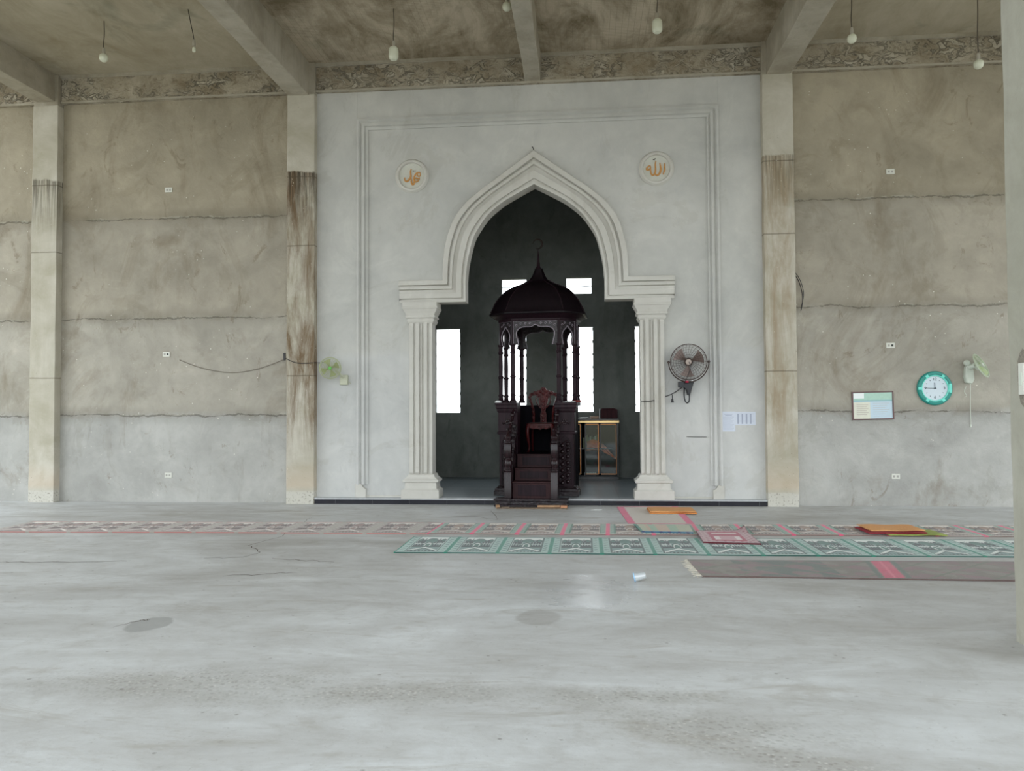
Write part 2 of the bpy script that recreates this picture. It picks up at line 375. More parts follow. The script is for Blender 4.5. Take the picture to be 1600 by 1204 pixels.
# ------------------------------------------------------------------ the shell
HX = 12.4; HL = 10.2; YB = -14.6
g = MB().box(-90, 90, -90, 90, -.45, -.35).obj('ground', plain('trodden_earth', (140,132,110), .95, 0, .25, .5)); struct(g, 'earth ground outside the hall')
fl = MB().box(-HL-.2, HX+.3, YB-.3, .42, -.34, 0).obj('floor', m_floor, smooth=0); struct(fl, 'smooth grey cement floor with pits and cracks')
cracks = [[(-5.3,-4.88),(-5.0,-4.83),(-4.6,-4.80),(-4.2,-4.76),(-3.8,-4.70)],
          [(-3.05,-1.45),(-3.0,-1.9),(-2.83,-3.14),(-2.95,-3.75),(-2.66,-4.15),(-2.72,-4.42),(-3.1,-4.5)],
          [(-.62,-.65),(-.5,-1.1),(-.42,-1.6)], [(-2.4,-4.45),(-2.0,-4.55),(-1.7,-4.62)],
          [(-2.5,-5.3),(-2.2,-5.22),(-1.9,-5.1)], [(-2.5,-6.95),(-2.42,-6.8),(-2.36,-6.76)], [(-1.1,-1.35),(-.8,-1.3),(-.42,-1.6)]]
mc = MB()
for ci, cpts in enumerate(cracks):
    q = []
    for i in range(len(cpts)-1):
        a, b = cpts[i], cpts[i+1]
        for k in range(6):
            u = k/6; q.append((a[0]+(b[0]-a[0])*u + random.uniform(-.014,.014), a[1]+(b[1]-a[1])*u + random.uniform(-.03,.03)))
    q.append(cpts[-1])
    vs_ = []; 
    for i, (x, y) in enumerate(q):
        ww = .0035*(1-abs(2*i/(len(q)-1)-1)*.7)+.001
        a = q[max(0,i-1)]; b = q[min(len(q)-1,i+1)]; L = math.hypot(b[0]-a[0], b[1]-a[1]) or 1
        nx, ny = -(b[1]-a[1])/L*ww, (b[0]-a[0])/L*ww*2.2
        vs_ += [(x+nx, y+ny, .0012), (x-nx, y-ny, .0012)]
    mc.add(vs_, [(2*i, 2*i+1, 2*i+3, 2*i+2) for i in range(len(q)-1)])
ck = mc.obj('crack', plain('crack_dirt', (98,90,80), .95), fl, smooth=0); ck['kind'] = 'stuff'; ck['label'] = 'dark hairline cracks'

# out-of-view opening added in the slab to bring daylight onto the floor
ce = MB().box(-HL-.2, HX+.3, -7.1, .45, 7.14, 7.32).box(-HL-.2, -1.8, YB-.3, -7.1, 7.14, 7.32).box(1.8, HX+.3, YB-.3, -7.1, 7.14, 7.32).box(-1.8, 1.8, YB-.3, -13.0, 7.14, 7.32).box(-1.8, 1.8, -8.6, -7.1, 7.14, 7.32).obj('ceiling', m_ceil, smooth=0); struct(ce, 'stained raw concrete ceiling slab')

for nm, x0, x1 in (('wall_back_far_left', -HL, -8.40), ('wall_back_left', -7.96, -4.0), ('wall_back_right', 3.98, 7.96), ('wall_back_far_right', 8.40, HX)):
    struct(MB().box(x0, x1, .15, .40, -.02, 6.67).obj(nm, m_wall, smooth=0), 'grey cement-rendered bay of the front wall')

# columns against the front wall and the free-standing row in the hall
def column(x0, x1, y0, y1, mat, ztop=6.62, label=''):
    m = MB(); rs = []
    for k in range(27):
        z = -.01 + (ztop+.01)*k/26; j = lambda: random.uniform(-.004, .004)
        rs.append([(x0+j(), y0+j(), z), (x1+j(), y0+j(), z), (x1+j(), y1, z), (x0+j(), y1, z)])
    m.loft(rs); o = m.obj('concrete_column', mat, smooth=0, bevel=.008); return struct(o, label)
column(-3.60-.404, -3.545, 0, .42, m_col_dark, label='brown-stained concrete column left of the arch wall')
column(3.525, 3.983, 0, .42, m_col_mid, label='tan concrete column right of the arch wall')
column(-8.405, -7.96, 0, .42, m_col_pale, label='pale concrete column at the far left')
column(7.96, 8.405, 0, .42, m_col_pale, label='concrete column beyond the right edge')
for x0 in (-HL-.2, HX-.2): column(x0, x0+.45, 0, .42, m_col_pale, label='corner column')
for y0 in (-7.32, -14.4):
    for x0 in (-HL-.2, -8.405, -4.10, 3.50, 7.96, HX-.2):
        o = column(x0, x0+.48, y0, y0+.48, m_pillar, label='free-standing cement pillar')
        if x0 == 3.50 and y0 > -8: tag(o, 'tall free-standing cement pillar at the right edge of the picture')

# beams
def beam(x0, x1, y0, y1, z0, mat, name='ceiling_beam'):
    m = MB()
    L = max(y1-y0, x1-x0); n = max(4, int(L/.5)); alongy = (y1-y0) > (x1-x0); rs = []
    for k in range(n+1):
        u = k/n; j = lambda: random.uniform(-.008, .008)
        if alongy:
            y = y0+(y1-y0)*u; rs.append([(x0+j(), y, z0+j()), (x1+j(), y, z0+j()), (x1, y, 7.16), (x0, y, 7.16)])
        else:
            x = x0+(x1-x0)*u; rs.append([(x, y0+j(), z0), (x, y1, z0), (x, y1, 7.16), (x, y0+j(), 7.16)])
    m.loft(rs); return struct(m.obj(name, mat, smooth=0, bevel=.01), 'raw concrete ceiling beam')
m_lbeam = concrete('board_marked_beam', (160,152,136), (192,186,172), bump=.5, big=1.2, rough=.9, streak=.25)
beam(-3.99, -3.65, YB, .02, 6.60, m_lbeam); beam(3.60, 3.96, YB, .02, 6.62, m_lbeam)
beam(-8.36, -8.03, YB, .02, 6.68, m_lbeam); beam(8.03, 8.36, YB, .02, 6.68, m_lbeam)
beam(-.13, .12, -7.0, .10, 6.70, m_lbeam)
for x0, x1 in ((-HL, -8.40), (-7.96, -4.0), (-3.55, 3.53), (3.98, 7.96), (8.4, HX)):
    b = beam(x0, x1, .075, .42, 6.67, m_beam)
    m = MB()
    n = int((x1-x0)/.25)
    for (za, zb, yy) in ((7.085, 7.14, .045), (6.67, 6.70, .058)):
        m.loft([[(x0+(x1-x0)*k/n, yy+random.uniform(-.006,.006), za+random.uniform(-.006,.006)), (x0+(x1-x0)*k/n, .1, za), (x0+(x1-x0)*k/n, .1, zb), (x0+(x1-x0)*k/n, yy, zb)] for k in range(n+1)])
    m.obj('ledge', m_lbeam, b, smooth=0)
for x0, x1 in ((-HL, HX),):
    beam(x0, x1, -7.25, -6.95, 6.62, m_lbeam); beam(x0, x1, YB, YB+.3, 6.62, m_lbeam)
# column heads rising past the beams
for x0, x1 in ((-4.0,-3.55), (3.525,3.985), (-8.40,-7.97)):
    struct(MB().box(x0, x1, .01, .42, 6.55, 7.14).obj('trim_2', m_lbeam, smooth=0, bevel=.006), 'column head between the beams')
sp_ = MB()
# ------------------------------------------------------------------ arch wall
INN = [(1.60,3.205),(1.10,3.205),(1.10,3.55),(1.075,3.80),(1.03,4.02),(.975,4.22),(.90,4.36),(.78,4.535),(.68,4.64),(.55,4.745),(.44,4.82),(.22,4.94),(0,5.055)]
OUT = [(1.60,3.555),(1.465,3.555),(1.465,3.60),(1.45,3.93),(1.41,4.17),(1.34,4.40),(1.24,4.60),(1.08,4.79),(.95,4.90),(.80,5.02),(.64,5.13),(.32,5.36),(0,5.59)]
def smoothpath(P):
    head = P[:2]; rest = spline([(x, z, 0) for x, z in P[2:]], 4)
    return [tuple(p) for p in head] + [(v.x, v.y) for v in rest]
INs, OUs = smoothpath(INN), smoothpath(OUT)
m = MB()
for s in (-1, 1):
    poly = [(s*3.56, .08), (s*1.66, .08), (s*1.66, 3.21)] + [(s*(x+.012), 3.21 if z < 3.22 else z) for x, z in INs[1:-1]] + [(0, 5.075), (0, 6.69), (s*3.56, 6.69)]
    m.prism(poly, .17, .37)
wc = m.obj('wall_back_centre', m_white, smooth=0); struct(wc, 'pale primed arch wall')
m = MB()    # raised border round the recessed field
for s in (-1, 1):
    a, b = sorted((s*2.88, s*3.56)); m.box(a, b, .135, .19, .08, 6.69)
m.box(-2.88, 2.88, .135, .19, 6.22, 6.69)
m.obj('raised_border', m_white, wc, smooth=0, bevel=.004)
# panel moulding: inverted U
m = MB()
prof = [(0,.135),(.0,.095),(.03,.09),(.045,.115),(.055,.135),(.07,.135),(.08,.112),(.12,.108),(.13,.14),(.145,.145),(.15,.13),(.175,.14),(.175,.175)]
def upath(o): return [(-2.88+o, .30), (-2.88+o, 6.22-o), (2.88-o, 6.22-o), (2.88-o, .30)]
rows = [[(x, y, z) for x, z in upath(o)] for o, y in prof]
n = 4; m.add([p for r in rows for p in r], [(k*n+i, k*n+i+1, (k+1)*n+i+1, (k+1)*n+i) for k in range(len(rows)-1) for i in range(n-1)])
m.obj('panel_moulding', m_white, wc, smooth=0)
m = MB()
for s in (-1, 1):
    poly = [(s*2.90,.09),(s*2.73,.09),(s*2.73,.235),(s*2.76,.245),(s*2.79,.275),(s*2.805,.31),(s*2.90,.31)]
    m.prism(poly, .105, .19)
m.box(-2.73, -2.05, .155, .2, .09, .125); m.box(2.05, 2.73, .155, .2, .09, .125)
m.obj('moulding_foot', m_mould, wc, smooth=0, bevel=.004)
# arch moulding
prof = [(0,.37),(0,.08),(.09,.075),(.10,.112),(.17,.115),(.19,.085),(.42,.08),(.44,.112),(.58,.115),(.60,.062),(.70,.06),(.72,.10),(.77,.10),(.79,.045),(.98,.045),(1,.055),(1,.175)]
m = MB()
for s in (-1, 1):
    I2 = [(2.17, 3.205)] + INs[0:]; O2 = [(2.18, 3.555)] + OUs[0:]
    n = len(I2); rows = []
    for tt, y in prof: rows.append([(s*(a[0]+(b[0]-a[0])*tt), y, a[1]+(b[1]-a[1])*tt) for a, b in zip(I2, O2)])
    rows[0] = [(s*min(a[0], 1.66), .37, a[1]) for a in I2]
    m.add([p for r in rows for p in r], [(k*n+i, k*n+i+1, (k+1)*n+i+1, (k+1)*n+i) for k in range(len(rows)-1) for i in range(n-1)])
    m.add([rows[k][0] for k in range(1, len(rows))] , [tuple(range(len(rows)-1))])
m.obj('arch_moulding', m_mould, wc, smooth=18)
# pilasters
for s in (-1, 1):
    def X(a, b): return tuple(sorted((s*a, s*b)))
    m = MB()
    m.box(*X(1.64, 2.0), .075, .37, .46, 2.93)
    m.obj('pilaster_shaft', m_mould, wc, smooth=0, bevel=.01)
    rb = MB()
    for xa, w_, yy in ((1.635,.05,.05),(1.715,.055,.035),(1.80,.022,.055),(1.845,.06,.035),(1.94,.065,.045)):
        rb.rects([(z, *X(xa, xa+w_), yy+e, .09) for z, e in ((.47,.02),(.50,0),(2.84,0),(2.90,.02))])
    rb.obj('pilaster_rib', m_mould, wc, smooth=0, bevel=.006)
    c_ = MB()
    lv = [(2.86,1.63,2.01,.05),(2.885,1.615,2.03,.03),(2.91,1.60,2.04,.02),(2.93,1.61,2.03,.03),(2.945,1.61,2.03,.03),(2.96,1.585,2.06,.005),(2.985,1.585,2.06,.005),(2.99,1.60,2.05,.015),
          (3.03,1.585,2.06,.005),(3.07,1.56,2.09,-.01),(3.095,1.55,2.10,-.02),(3.10,1.54,2.115,-.03),(3.125,1.54,2.115,-.03),(3.13,1.55,2.105,-.02),(3.205,1.55,2.105,-.02)]
    c_.rects([(z, *X(a, b), y+.02, .37) for z, a, b, y in lv]); c_.obj('capital', m_mould, wc, smooth=0, bevel=.004)
    b_ = MB()
    lv = [(.09,1.525,2.13,-.03),(.225,1.525,2.13,-.03),(.235,1.55,2.11,-.01),(.255,1.57,2.08,.01),(.345,1.575,2.07,.015),(.35,1.54,2.11,-.01),(.385,1.54,2.11,-.01),(.40,1.565,2.08,.01),(.43,1.60,2.05,.03),(.465,1.61,2.03,.04),(.475,1.63,2.01,.06)]
    b_.rects([(z, *X(a, b), y+.03, .37) for z, a, b, y in lv]); b_.obj('pilaster_base', m_mould, wc, smooth=0, bevel=.004)
# threshold: tiled kerb and niche floor
struct(MB().box(-3.545, 3.525, .03, .16, 0, .072).obj('baseboard_front', plain('black_kerb_tile', (34,34,42), .18, 0, .2, 6), smooth=0, bevel=.003), 'black tiled kerb below the arch wall')
struct(MB().box(-3.545, 3.525, .015, .17, .072, .098).obj('trim_3', plain('grey_kerb_top', (176,178,180), .4, 0, .1), smooth=0, bevel=.003), 'grey kerb capping')
jt = MB()
for k in range(12):
    x = -3.2+k*.6; jt.box(x-.002, x+.002, .0285, .032, .0, .07)
struct(jt.obj('trim_4', plain('tile_joint', (90,92,96), .7), smooth=0), 'joints of the kerb tiles')
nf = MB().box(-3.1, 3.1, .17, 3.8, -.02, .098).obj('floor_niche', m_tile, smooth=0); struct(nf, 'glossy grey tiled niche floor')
# niche back wall with window voids
wins = [(-2.31,-1.775,1.415,3.175), (-.945,-.40,1.415,3.175), (.41,.965,1.42,3.18), (1.79,2.31,1.42,3.18)]
ups = [(-.925,-.39,3.84,4.19), (.405,.945,3.835,4.19)]
xs = sorted(set([-3.1, 3.1] + [v for a in wins+ups for v in a[:2]])); zs = sorted(set([-.02, 6.8] + [v for a in wins+ups for v in a[2:]]))
m = MB()
for i in range(len(xs)-1):
    for j in range(len(zs)-1):
        cx, cz = (xs[i]+xs[i+1])/2, (zs[j]+zs[j+1])/2
        if any(a < cx < b and c < cz < d for a, b, c, d in wins+ups): continue
        m.box(xs[i], xs[i+1], 3.8, 3.95, zs[j], zs[j+1])
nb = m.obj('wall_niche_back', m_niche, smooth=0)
import bmesh
bm = bmesh.new(); bm.from_mesh(nb.data); bmesh.ops.remove_doubles(bm, verts=bm.verts, dist=1e-4)
inner = [f for f in bm.faces if any(f is not g and (f.calc_center_median()-g.calc_center_median()).length < 1e-4 for e in f.edges for g in e.link_faces)]
bmesh.ops.delete(bm, geom=list(set(inner)), context='FACES'); bm.to_mesh(nb.data); bm.free()
struct(nb, 'dark cement back wall of the niche')
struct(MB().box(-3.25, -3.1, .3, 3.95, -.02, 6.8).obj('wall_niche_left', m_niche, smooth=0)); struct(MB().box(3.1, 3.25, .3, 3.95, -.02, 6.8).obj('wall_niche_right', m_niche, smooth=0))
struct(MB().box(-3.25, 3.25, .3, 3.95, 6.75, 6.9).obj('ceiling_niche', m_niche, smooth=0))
m_wf = plain('window_reveal', (120,124,120), .8, 0, .2)
for k, (a, b, c_, d) in enumerate(wins+ups):
    m = MB(); t_ = .012
    m.box(a, a+t_, 3.81, 3.94, c_, d); m.box(b-t_, b, 3.81, 3.94, c_, d); m.box(a+t_, b-t_, 3.81, 3.94, c_, c_+t_); m.box(a+t_, b-t_, 3.81, 3.94, d-t_, d)
    if k < 4:
        for q in range(7):
            z = c_+.12+q*(d-c_-.2)/6; m.box(a+t_, a+t_+.012, 3.84, 3.87, z, z+.05); m.box(b-t_-.012, b-t_, 3.84, 3.87, z, z+.05)
    o = struct(m.obj('window_%d' % (k+1), m_wf, smooth=0), 'unglazed window opening in the niche wall')
    if k >= 4: MB().tube([(a, 3.87, (c_+d)/2-.01), ((a+b)/2, 3.87, (c_+d)/2-.016), (b, 3.87, (c_+d)/2-.008)], .008, 6).obj('window_bar', plain('rusty_bar', (90,80,70), .7), o)
# bent bar above the apex
tag(MB().tube(spline([(.02,.165,5.585),(.0,.10,5.60),(-.01,.06,5.63),(-.03,.05,5.64)], 4), .007, 6).obj('steel_bar_stub', plain('dark_steel', (50,46,44), .6)), 'small bent dark steel bar stub above the arch tip', 'bar')
tag(MB().tube([(2.34,.165,1.055),(2.45,.160,1.05),(2.645,.165,1.046)], .006, 6).obj('wire_stub', plain('dull_wire', (100,98,94), .5)), 'thin short grey wire lying flat across the white wall below the black fan', 'wire')

# ------------------------------------------------------------------ calligraphy medallions
m_gold = plain('orange_gold_paint', (200,146,80), .45, 0, .15, 40)
def medallion(cx, cz, strokes, dark, label, zc):
    r = thing('calligraphy_medallion', label, 'medallion', (cx, .17, cz), 0, None)
    MB().lathe_y([(.275,0),(.275,-.012),(.262,-.03),(.25,-.05),(.225,-.055),(.214,-.05),(.206,-.02),(.205,-.0)], 48, caps=False).obj('rim', m_mould, r)
    MB().lathe_y([(.206,-.001),(.206,-.016),(.15,-.02),(.01,-.022)], 40).obj('disc', plain('medallion_white', (206,206,196), .7, 0, .05), r)
    m = MB(); K = .000509
    for pts, w0 in strokes:
        q = spline([((x-zc[0])*K, -.028, -(y-zc[1])*K) for x, y in pts], 5)
        nq = len(q); m.tube(q, [w0*.86*(.45+.55*math.sin(PI*min(1, max(0, (i+.6)/nq)))) for i in range(nq)], 8)
    m.obj('lettering', m_gold, r)
    m = MB()
    for x, y, s in dark: m.ball(((x-zc[0])*K, -.026, -(y-zc[1])*K), (s, .006, s*.6), 8, 5)
    m.obj('diacritic', plain('dark_paint', (92,90,82), .6), r)
medallion(-1.98, 5.27, [
    ([(840,480),(830,430),(780,425),(720,450),(680,500),(650,560),(635,630),(640,660)], .016),
    ([(760,470),(760,520),(800,548),(840,520),(842,470)], .013),
    ([(820,590),(790,670),(720,715),(650,690),(640,640),(690,600),(760,620),(800,610)], .019),
    ([(650,640),(668,700),(640,780),(590,795),(560,730),(552,640),(535,560)], .019),
    ([(560,300),(530,370),(535,470),(540,540),(505,610),(440,680),(380,690),(340,640),(345,570)], .019)],
    [(625,365,.012),(675,365,.012)], 'round white medallion with orange Arabic lettering left of the arch', (570,520))
medallion(1.925, 5.262, [
    ([(445,530),(395,525),(325,590),(325,635),(380,640),(430,600),(445,540)], .017),
    ([(440,540),(440,690),(465,790),(520,815),(570,750),(588,620),(582,470),(608,370)], .017),
    ([(575,740),(600,810),(660,815),(725,740),(748,620),(735,520),(722,440)], .019),
    ([(872,460),(868,560),(868,650),(845,730),(818,805)], .016)],
    [(545,325,.018),(580,300,.010)], 'round white medallion with orange Arabic lettering right of the arch', (620,600))

# ------------------------------------------------------------------ mimbar (pulpit)
mb = thing('mimbar_pulpit', 'dark carved wooden pulpit with stairs and domed octagonal canopy under the arch', 'pulpit', (-.045, 0, 0), R(-4))
MB().rects([(.004,-.565,.565,-.27,.005),(.03,-.565,.565,-.27,.005),(.035,-.55,.55,-.255,.005),(.085,-.55,.55,-.255,.005),(.092,-.57,.57,-.275,.005),(.125,-.57,.57,-.275,.005)]).obj('base_step', m_carved, mb, bevel=.004)
# staircase
tr = [(-.10,.375),(.14,.565),(.40,.77)]
for k, (y, z) in enumerate(tr):
    y1 = tr[k+1][0] if k < 2 else .46; z0 = .125 if k == 0 else tr[k-1][1]
    MB().box(-.30, .30, y, y1+.02, z0 if k else .125, z-.022).obj('riser', m_tread, mb)
    MB().box(-.305, .305, y-.02, y1+.02, z-.022, z).obj('tread', m_tread, mb, bevel=.004)
    MB().box(-.22, .22, y-.006, y, z0+.03, z-.05).obj('riser_panel', m_wood, mb, bevel=.003)
for s in (-1, 1):
    # stringer panel with scalloped, sloping top edge
    poly = [(-.12,.125),(.46,.125),(.46,1.25),(.40,1.20),(.36,1.08),(.30,1.0),(.24,.98),(.20,.86),(.12,.80),(.06,.74),(0,.62),(-.05,.56),(-.12,.52)]
    m = MB(); m.prism(poly, s*.315, s*.385, 'yz')
    for i, (y, z) in enumerate([(0,.66),(.08,.78),(.16,.86),(.24,.98),(.32,1.08),(.40,1.22)]): m.ball((s*.35, y, z), (.035,.03,.035), 8, 6)
    m.obj('stringer', m_carved, mb)
    # newel post
    x = s*.36; m = MB(); q = .054
    sq = [(1,1),(-1,1),(-1,-1),(1,-1)]
    m.lathe([(q,.125),(q,.52),(q*.9,.53)], poly=sq, c=(x,-.15,0))
    m.lathe([(.052,.53),(.062,.545),(.052,.56),(.062,.575),(.046,.59),(.058,.62),(.064,.66),(.056,.70),(.038,.73),(.046,.755)], 16, c=(x,-.15,0))
    m.lathe([(q*.85,.75),(q,.765),(q,.955),(q*.9,.965)], poly=sq, c=(x,-.15,0))
    m.lathe([(.052,.965),(.062,.975),(.052,.985),(.062,1.0),(.044,1.012),(.060,1.04),(.060,1.07),(.03,1.10),(.02,1.13),(.004,1.15)], 16, c=(x,-.15,0))
    m.obj('newel_post', m_newel, mb, bevel=.004)
    hr = MB(); hr.tube(spline([(x,-.15,1.08),(x,-.10,1.15),(x,-.03,1.13),(x,.03,1.15),(x,.10,1.24),(x,.16,1.26),(x,.24,1.30),(x,.34,1.42),(x,.46,1.48)], 5), .026, 8)
    for y, z in ((-.06,1.165),(.12,1.28),(.3,1.40)): hr.ball((x, y, z), (.04,.035,.035), 8, 6)
    hr.obj('handrail', m_newel, mb)
    # front tower
    X0, X1 = sorted((s*.30, s*.63))
    t_ = MB(); t_.rects([(z, X0-e if s < 0 else X0, X1+e if s > 0 else X1, .45-e, .80) for z, e in ((.10,.06),(.17,.06),(.18,.045),(.215,.045),(.225,.02),(.25,.0))])
    t_.obj('tower_plinth', m_carved, mb, bevel=.004)
    MB().box(*sorted((s*.31, s*.605)), .46, .80, .25, 1.10).obj('tower_body', m_wood, mb, bevel=.004)
    fr = MB()
    a, b = sorted((s*.345, s*.585)); 
    cx = (a+b)/2; hw = (b-a)/2
    arch = [(a,.27),(b,.27),(b,1.09),(a,1.09)]
    ring = [(cx+hw*.82*math.cos(t)*1.0, .92+.12*math.sin(t)) for t in [PI*k/10 for k in range(11)]]
    ring[5] = (cx, 1.07)
    pol = [(a,.27),(a,1.095),(b,1.095),(b,.27),(cx+hw*.82,.27)] + ring + [(cx-hw*.82,.27)]
    fr.prism(pol, .44, .465); fr.obj('tower_panel_frame', m_wood, mb, bevel=.003)
    cv = MB(); rnd = random.Random(3)
    for k in range(7):
        z = .32+k*.1
        for e in (-1, 1):
            cv.ball((cx+e*.042, .446, z+(e*.012)), (.032,.030,.034), 10, 6); cv.ball((cx+e*.078, .455, z+.05), (.014,.012,.018), 7, 5)
        cv.tube(spline([(cx-.04,.452,z+.02),(cx,.445,z+.05),(cx+.04,.452,z+.07)], 3), .008, 6)
    cv.obj('tower_carving', m_newel, mb)
    TX = lambda e: (-.62-e, -.305) if s < 0 else (.305, .62+e)
    MB().rects([(z, *TX(e), .45-e, .80) for z, e in ((1.085,.0),(1.10,.018),(1.125,.018),(1.135,0),(1.44,0),(1.45,.012),(1.48,.02),(1.50,.02),(1.515,.035),(1.56,.035),(1.565,.045),(1.60,.045))]).obj('tower_head', m_wood, mb, bevel=.003)
    fl_ = MB(); fx = s*.465
    for k in range(6):
        t = k*PI/3; fl_.ball((fx+.032*math.cos(t), .445, 1.285+.032*math.sin(t)), (.02,.014,.02), 8, 5)
    fl_.ball((fx, .44, 1.285), (.014,.014,.014), 8, 5)
    for e in (-1, 1): fl_.tube([(fx+e*.04,.447,1.27),(fx+e*.07,.443,1.25),(fx+e*.085,.447,1.28)], .009, 6)
    fl_.obj('tower_rosette', m_newel, mb)
    # side and back walls
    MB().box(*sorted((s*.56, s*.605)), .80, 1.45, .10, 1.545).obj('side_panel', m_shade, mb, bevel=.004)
    MB().box(*sorted((s*.545, s*.645)), .80, 1.47, 1.545, 1.60).obj('side_rail', m_wood, mb, bevel=.006)
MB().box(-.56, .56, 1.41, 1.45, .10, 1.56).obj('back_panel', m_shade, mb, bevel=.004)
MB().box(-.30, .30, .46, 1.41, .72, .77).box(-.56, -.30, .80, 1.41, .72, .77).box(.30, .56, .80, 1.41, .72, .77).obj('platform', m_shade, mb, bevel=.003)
# canopy posts at the eight corners
OCT = [(-.375,.46),(.375,.46),(.615,.69),(.615,1.21),(.375,1.44),(-.375,1.44),(-.615,1.21),(-.615,.69)]
for i, (x, y) in enumerate(OCT):
    m = MB(); r0 = .030
    z0 = 1.60
    m.lathe([(0.0576,z0),(0.0576,z0+.03),(0.0410,z0+.05),(0.0358,z0+.10),(0.0461,z0+.11),(0.0461,z0+.125),(0.0333,z0+.14),(0.0371,2.0),(0.0486,2.015),(0.0486,2.03),(0.0346,2.045),(0.0371,2.2),(0.0333,2.40),(0.0461,2.415),(0.0461,2.43),(0.0358,2.445),(0.0358,2.52),(0.0512,2.54),(0.0512,2.56)], 12, c=(x,y,0))
    m.lathe([(.036,2.55),(.036,2.93)], 4, c=(x,y,0), rot=PI/4+(PI/8 if i in (0,1,2,3,4,5,6,7) else 0))
    m.obj('canopy_post', m_wood, mb)
def spandrel(p, q, front):
    p, q = Vector((*p, 0)), Vector((*q, 0)); L = (q-p).length; d = (q-p)/L; nrm = Vector((d.y, -d.x, 0))
    if front:
        half = [(.0,2.865),(.02,2.862),(.05,2.84),(.10,2.83),(.20,2.83),(.27,2.805),(.305,2.76),(.31,2.70),(.30,2.64),(.285,2.58),(.275,2.54)]
        half = [(u/.375*L/2, z) for u, z in half]
    else:
        half = [(0,2.845),(.03,2.81),(.07,2.775),(.10,2.73),(.115,2.68),(.11,2.63),(.095,2.58),(.085,2.54)]
        half = [(u/.166*L/2, z) for u, z in half]
    arc = [(-u, z) for u, z in reversed(half)] + half[1:]
    pol = [(-L/2,2.54),(-L/2,2.94),(L/2,2.94),(L/2,2.54)] + [(u, z) for u, z in reversed(arc)]
    F = Matrix(((d.x, -nrm.x, 0, (p.x+q.x)/2), (d.y, -nrm.y, 0, (p.y+q.y)/2), (0,0,1,0), (0,0,0,1)))
    m = MB(F); m.prism(pol, -.018, .018); o = m.obj('arch_panel', m_carved, mb, bevel=.002)
    e = MB(F); e.tube([(v.x, -.02, v.y) for v in spline([(a, b, 0) for a, b in arc], 3)], .008, 6)
    e.tube([(-L/2+.015,-.02,2.555),(-L/2+.015,-.02,2.925),(L/2-.015,-.02,2.925),(L/2-.015,-.02,2.555)], .004, 6)
    s2 = -1
    for sgn in (-1, 1):
        for k in range(4 if front else 2):
            cx = sgn*(L/2-.06-(k*.075 if front else k*.05)); zc = 2.885 - (0 if k else .03)
            e.tube([(cx+.022*math.cos(t)*(1-t/9), -.019, zc+.022*math.sin(t)*(1-t/9)) for t in [j*.7 for j in range(9)]], .004, 5)
    e.obj('arch_trim', m_edge, o)
for i in range(8):
    a, b = OCT[i], OCT[(i+1) % 8]; spandrel(a, b, i in (0, 2, 4, 6))
def octo(k): return [(x*k, (y-.95)*k) for x, y in OCT]
def octring(r, z):   # r: half width in x
    return [(x*r/.615, .95+(y-.95)*(r/.615 if r < .615 else 1+(r-.615)/.5), z) for x, y in OCT]
m = MB(); m.loft([octring(r, z) for r, z in ((.64,2.925),(.65,2.94),(.65,2.965),(.68,2.975),(.70,3.0),(.745,3.02),(.755,3.03))]); m.obj('cornice', m_wood, mb)
m = MB(); m.loft([octring(r, z) for r, z in ((.755,3.03),(.79,3.035),(.79,3.06),(.765,3.085),(.735,3.15),(.705,3.23),(.665,3.30),(.60,3.385),(.52,3.465),(.39,3.535),(.27,3.585),(.165,3.65),(.11,3.73),(.068,3.84),(.066,3.86))])
m.obj('dome', m_dome, mb, smooth=22)
m = MB()
for k in range(8):
    rr = [(.767,3.09),(.737,3.15),(.707,3.23),(.667,3.30),(.602,3.385),(.522,3.465),(.392,3.535),(.272,3.585),(.167,3.65)]
    m.tube([Vector(octring(r+.002, z)[k]) for r, z in rr], .008, 6)
m.obj('dome_rib', m_wood, mb)
MB().lathe([(.068,3.85),(.05,3.87),(.03,3.90),(.026,3.95),(.02,4.0),(.012,4.10),(.006,4.19)], 12, c=(-.01,.95,0)).obj('spire', m_wood, mb)
m = MB(); cc = []
for k in range(21):
    t = R(-55)+R(290)*k/20+R(-60); cc.append((-.02+.08*math.cos(t), .95, 4.28+.08*math.sin(t)))
m.tube(cc, [.003+.013*math.sin(PI*k/20) for k in range(21)], 8); m.obj('crescent', plain('tarnished_brass', (40,26,20), .6, .3), mb)

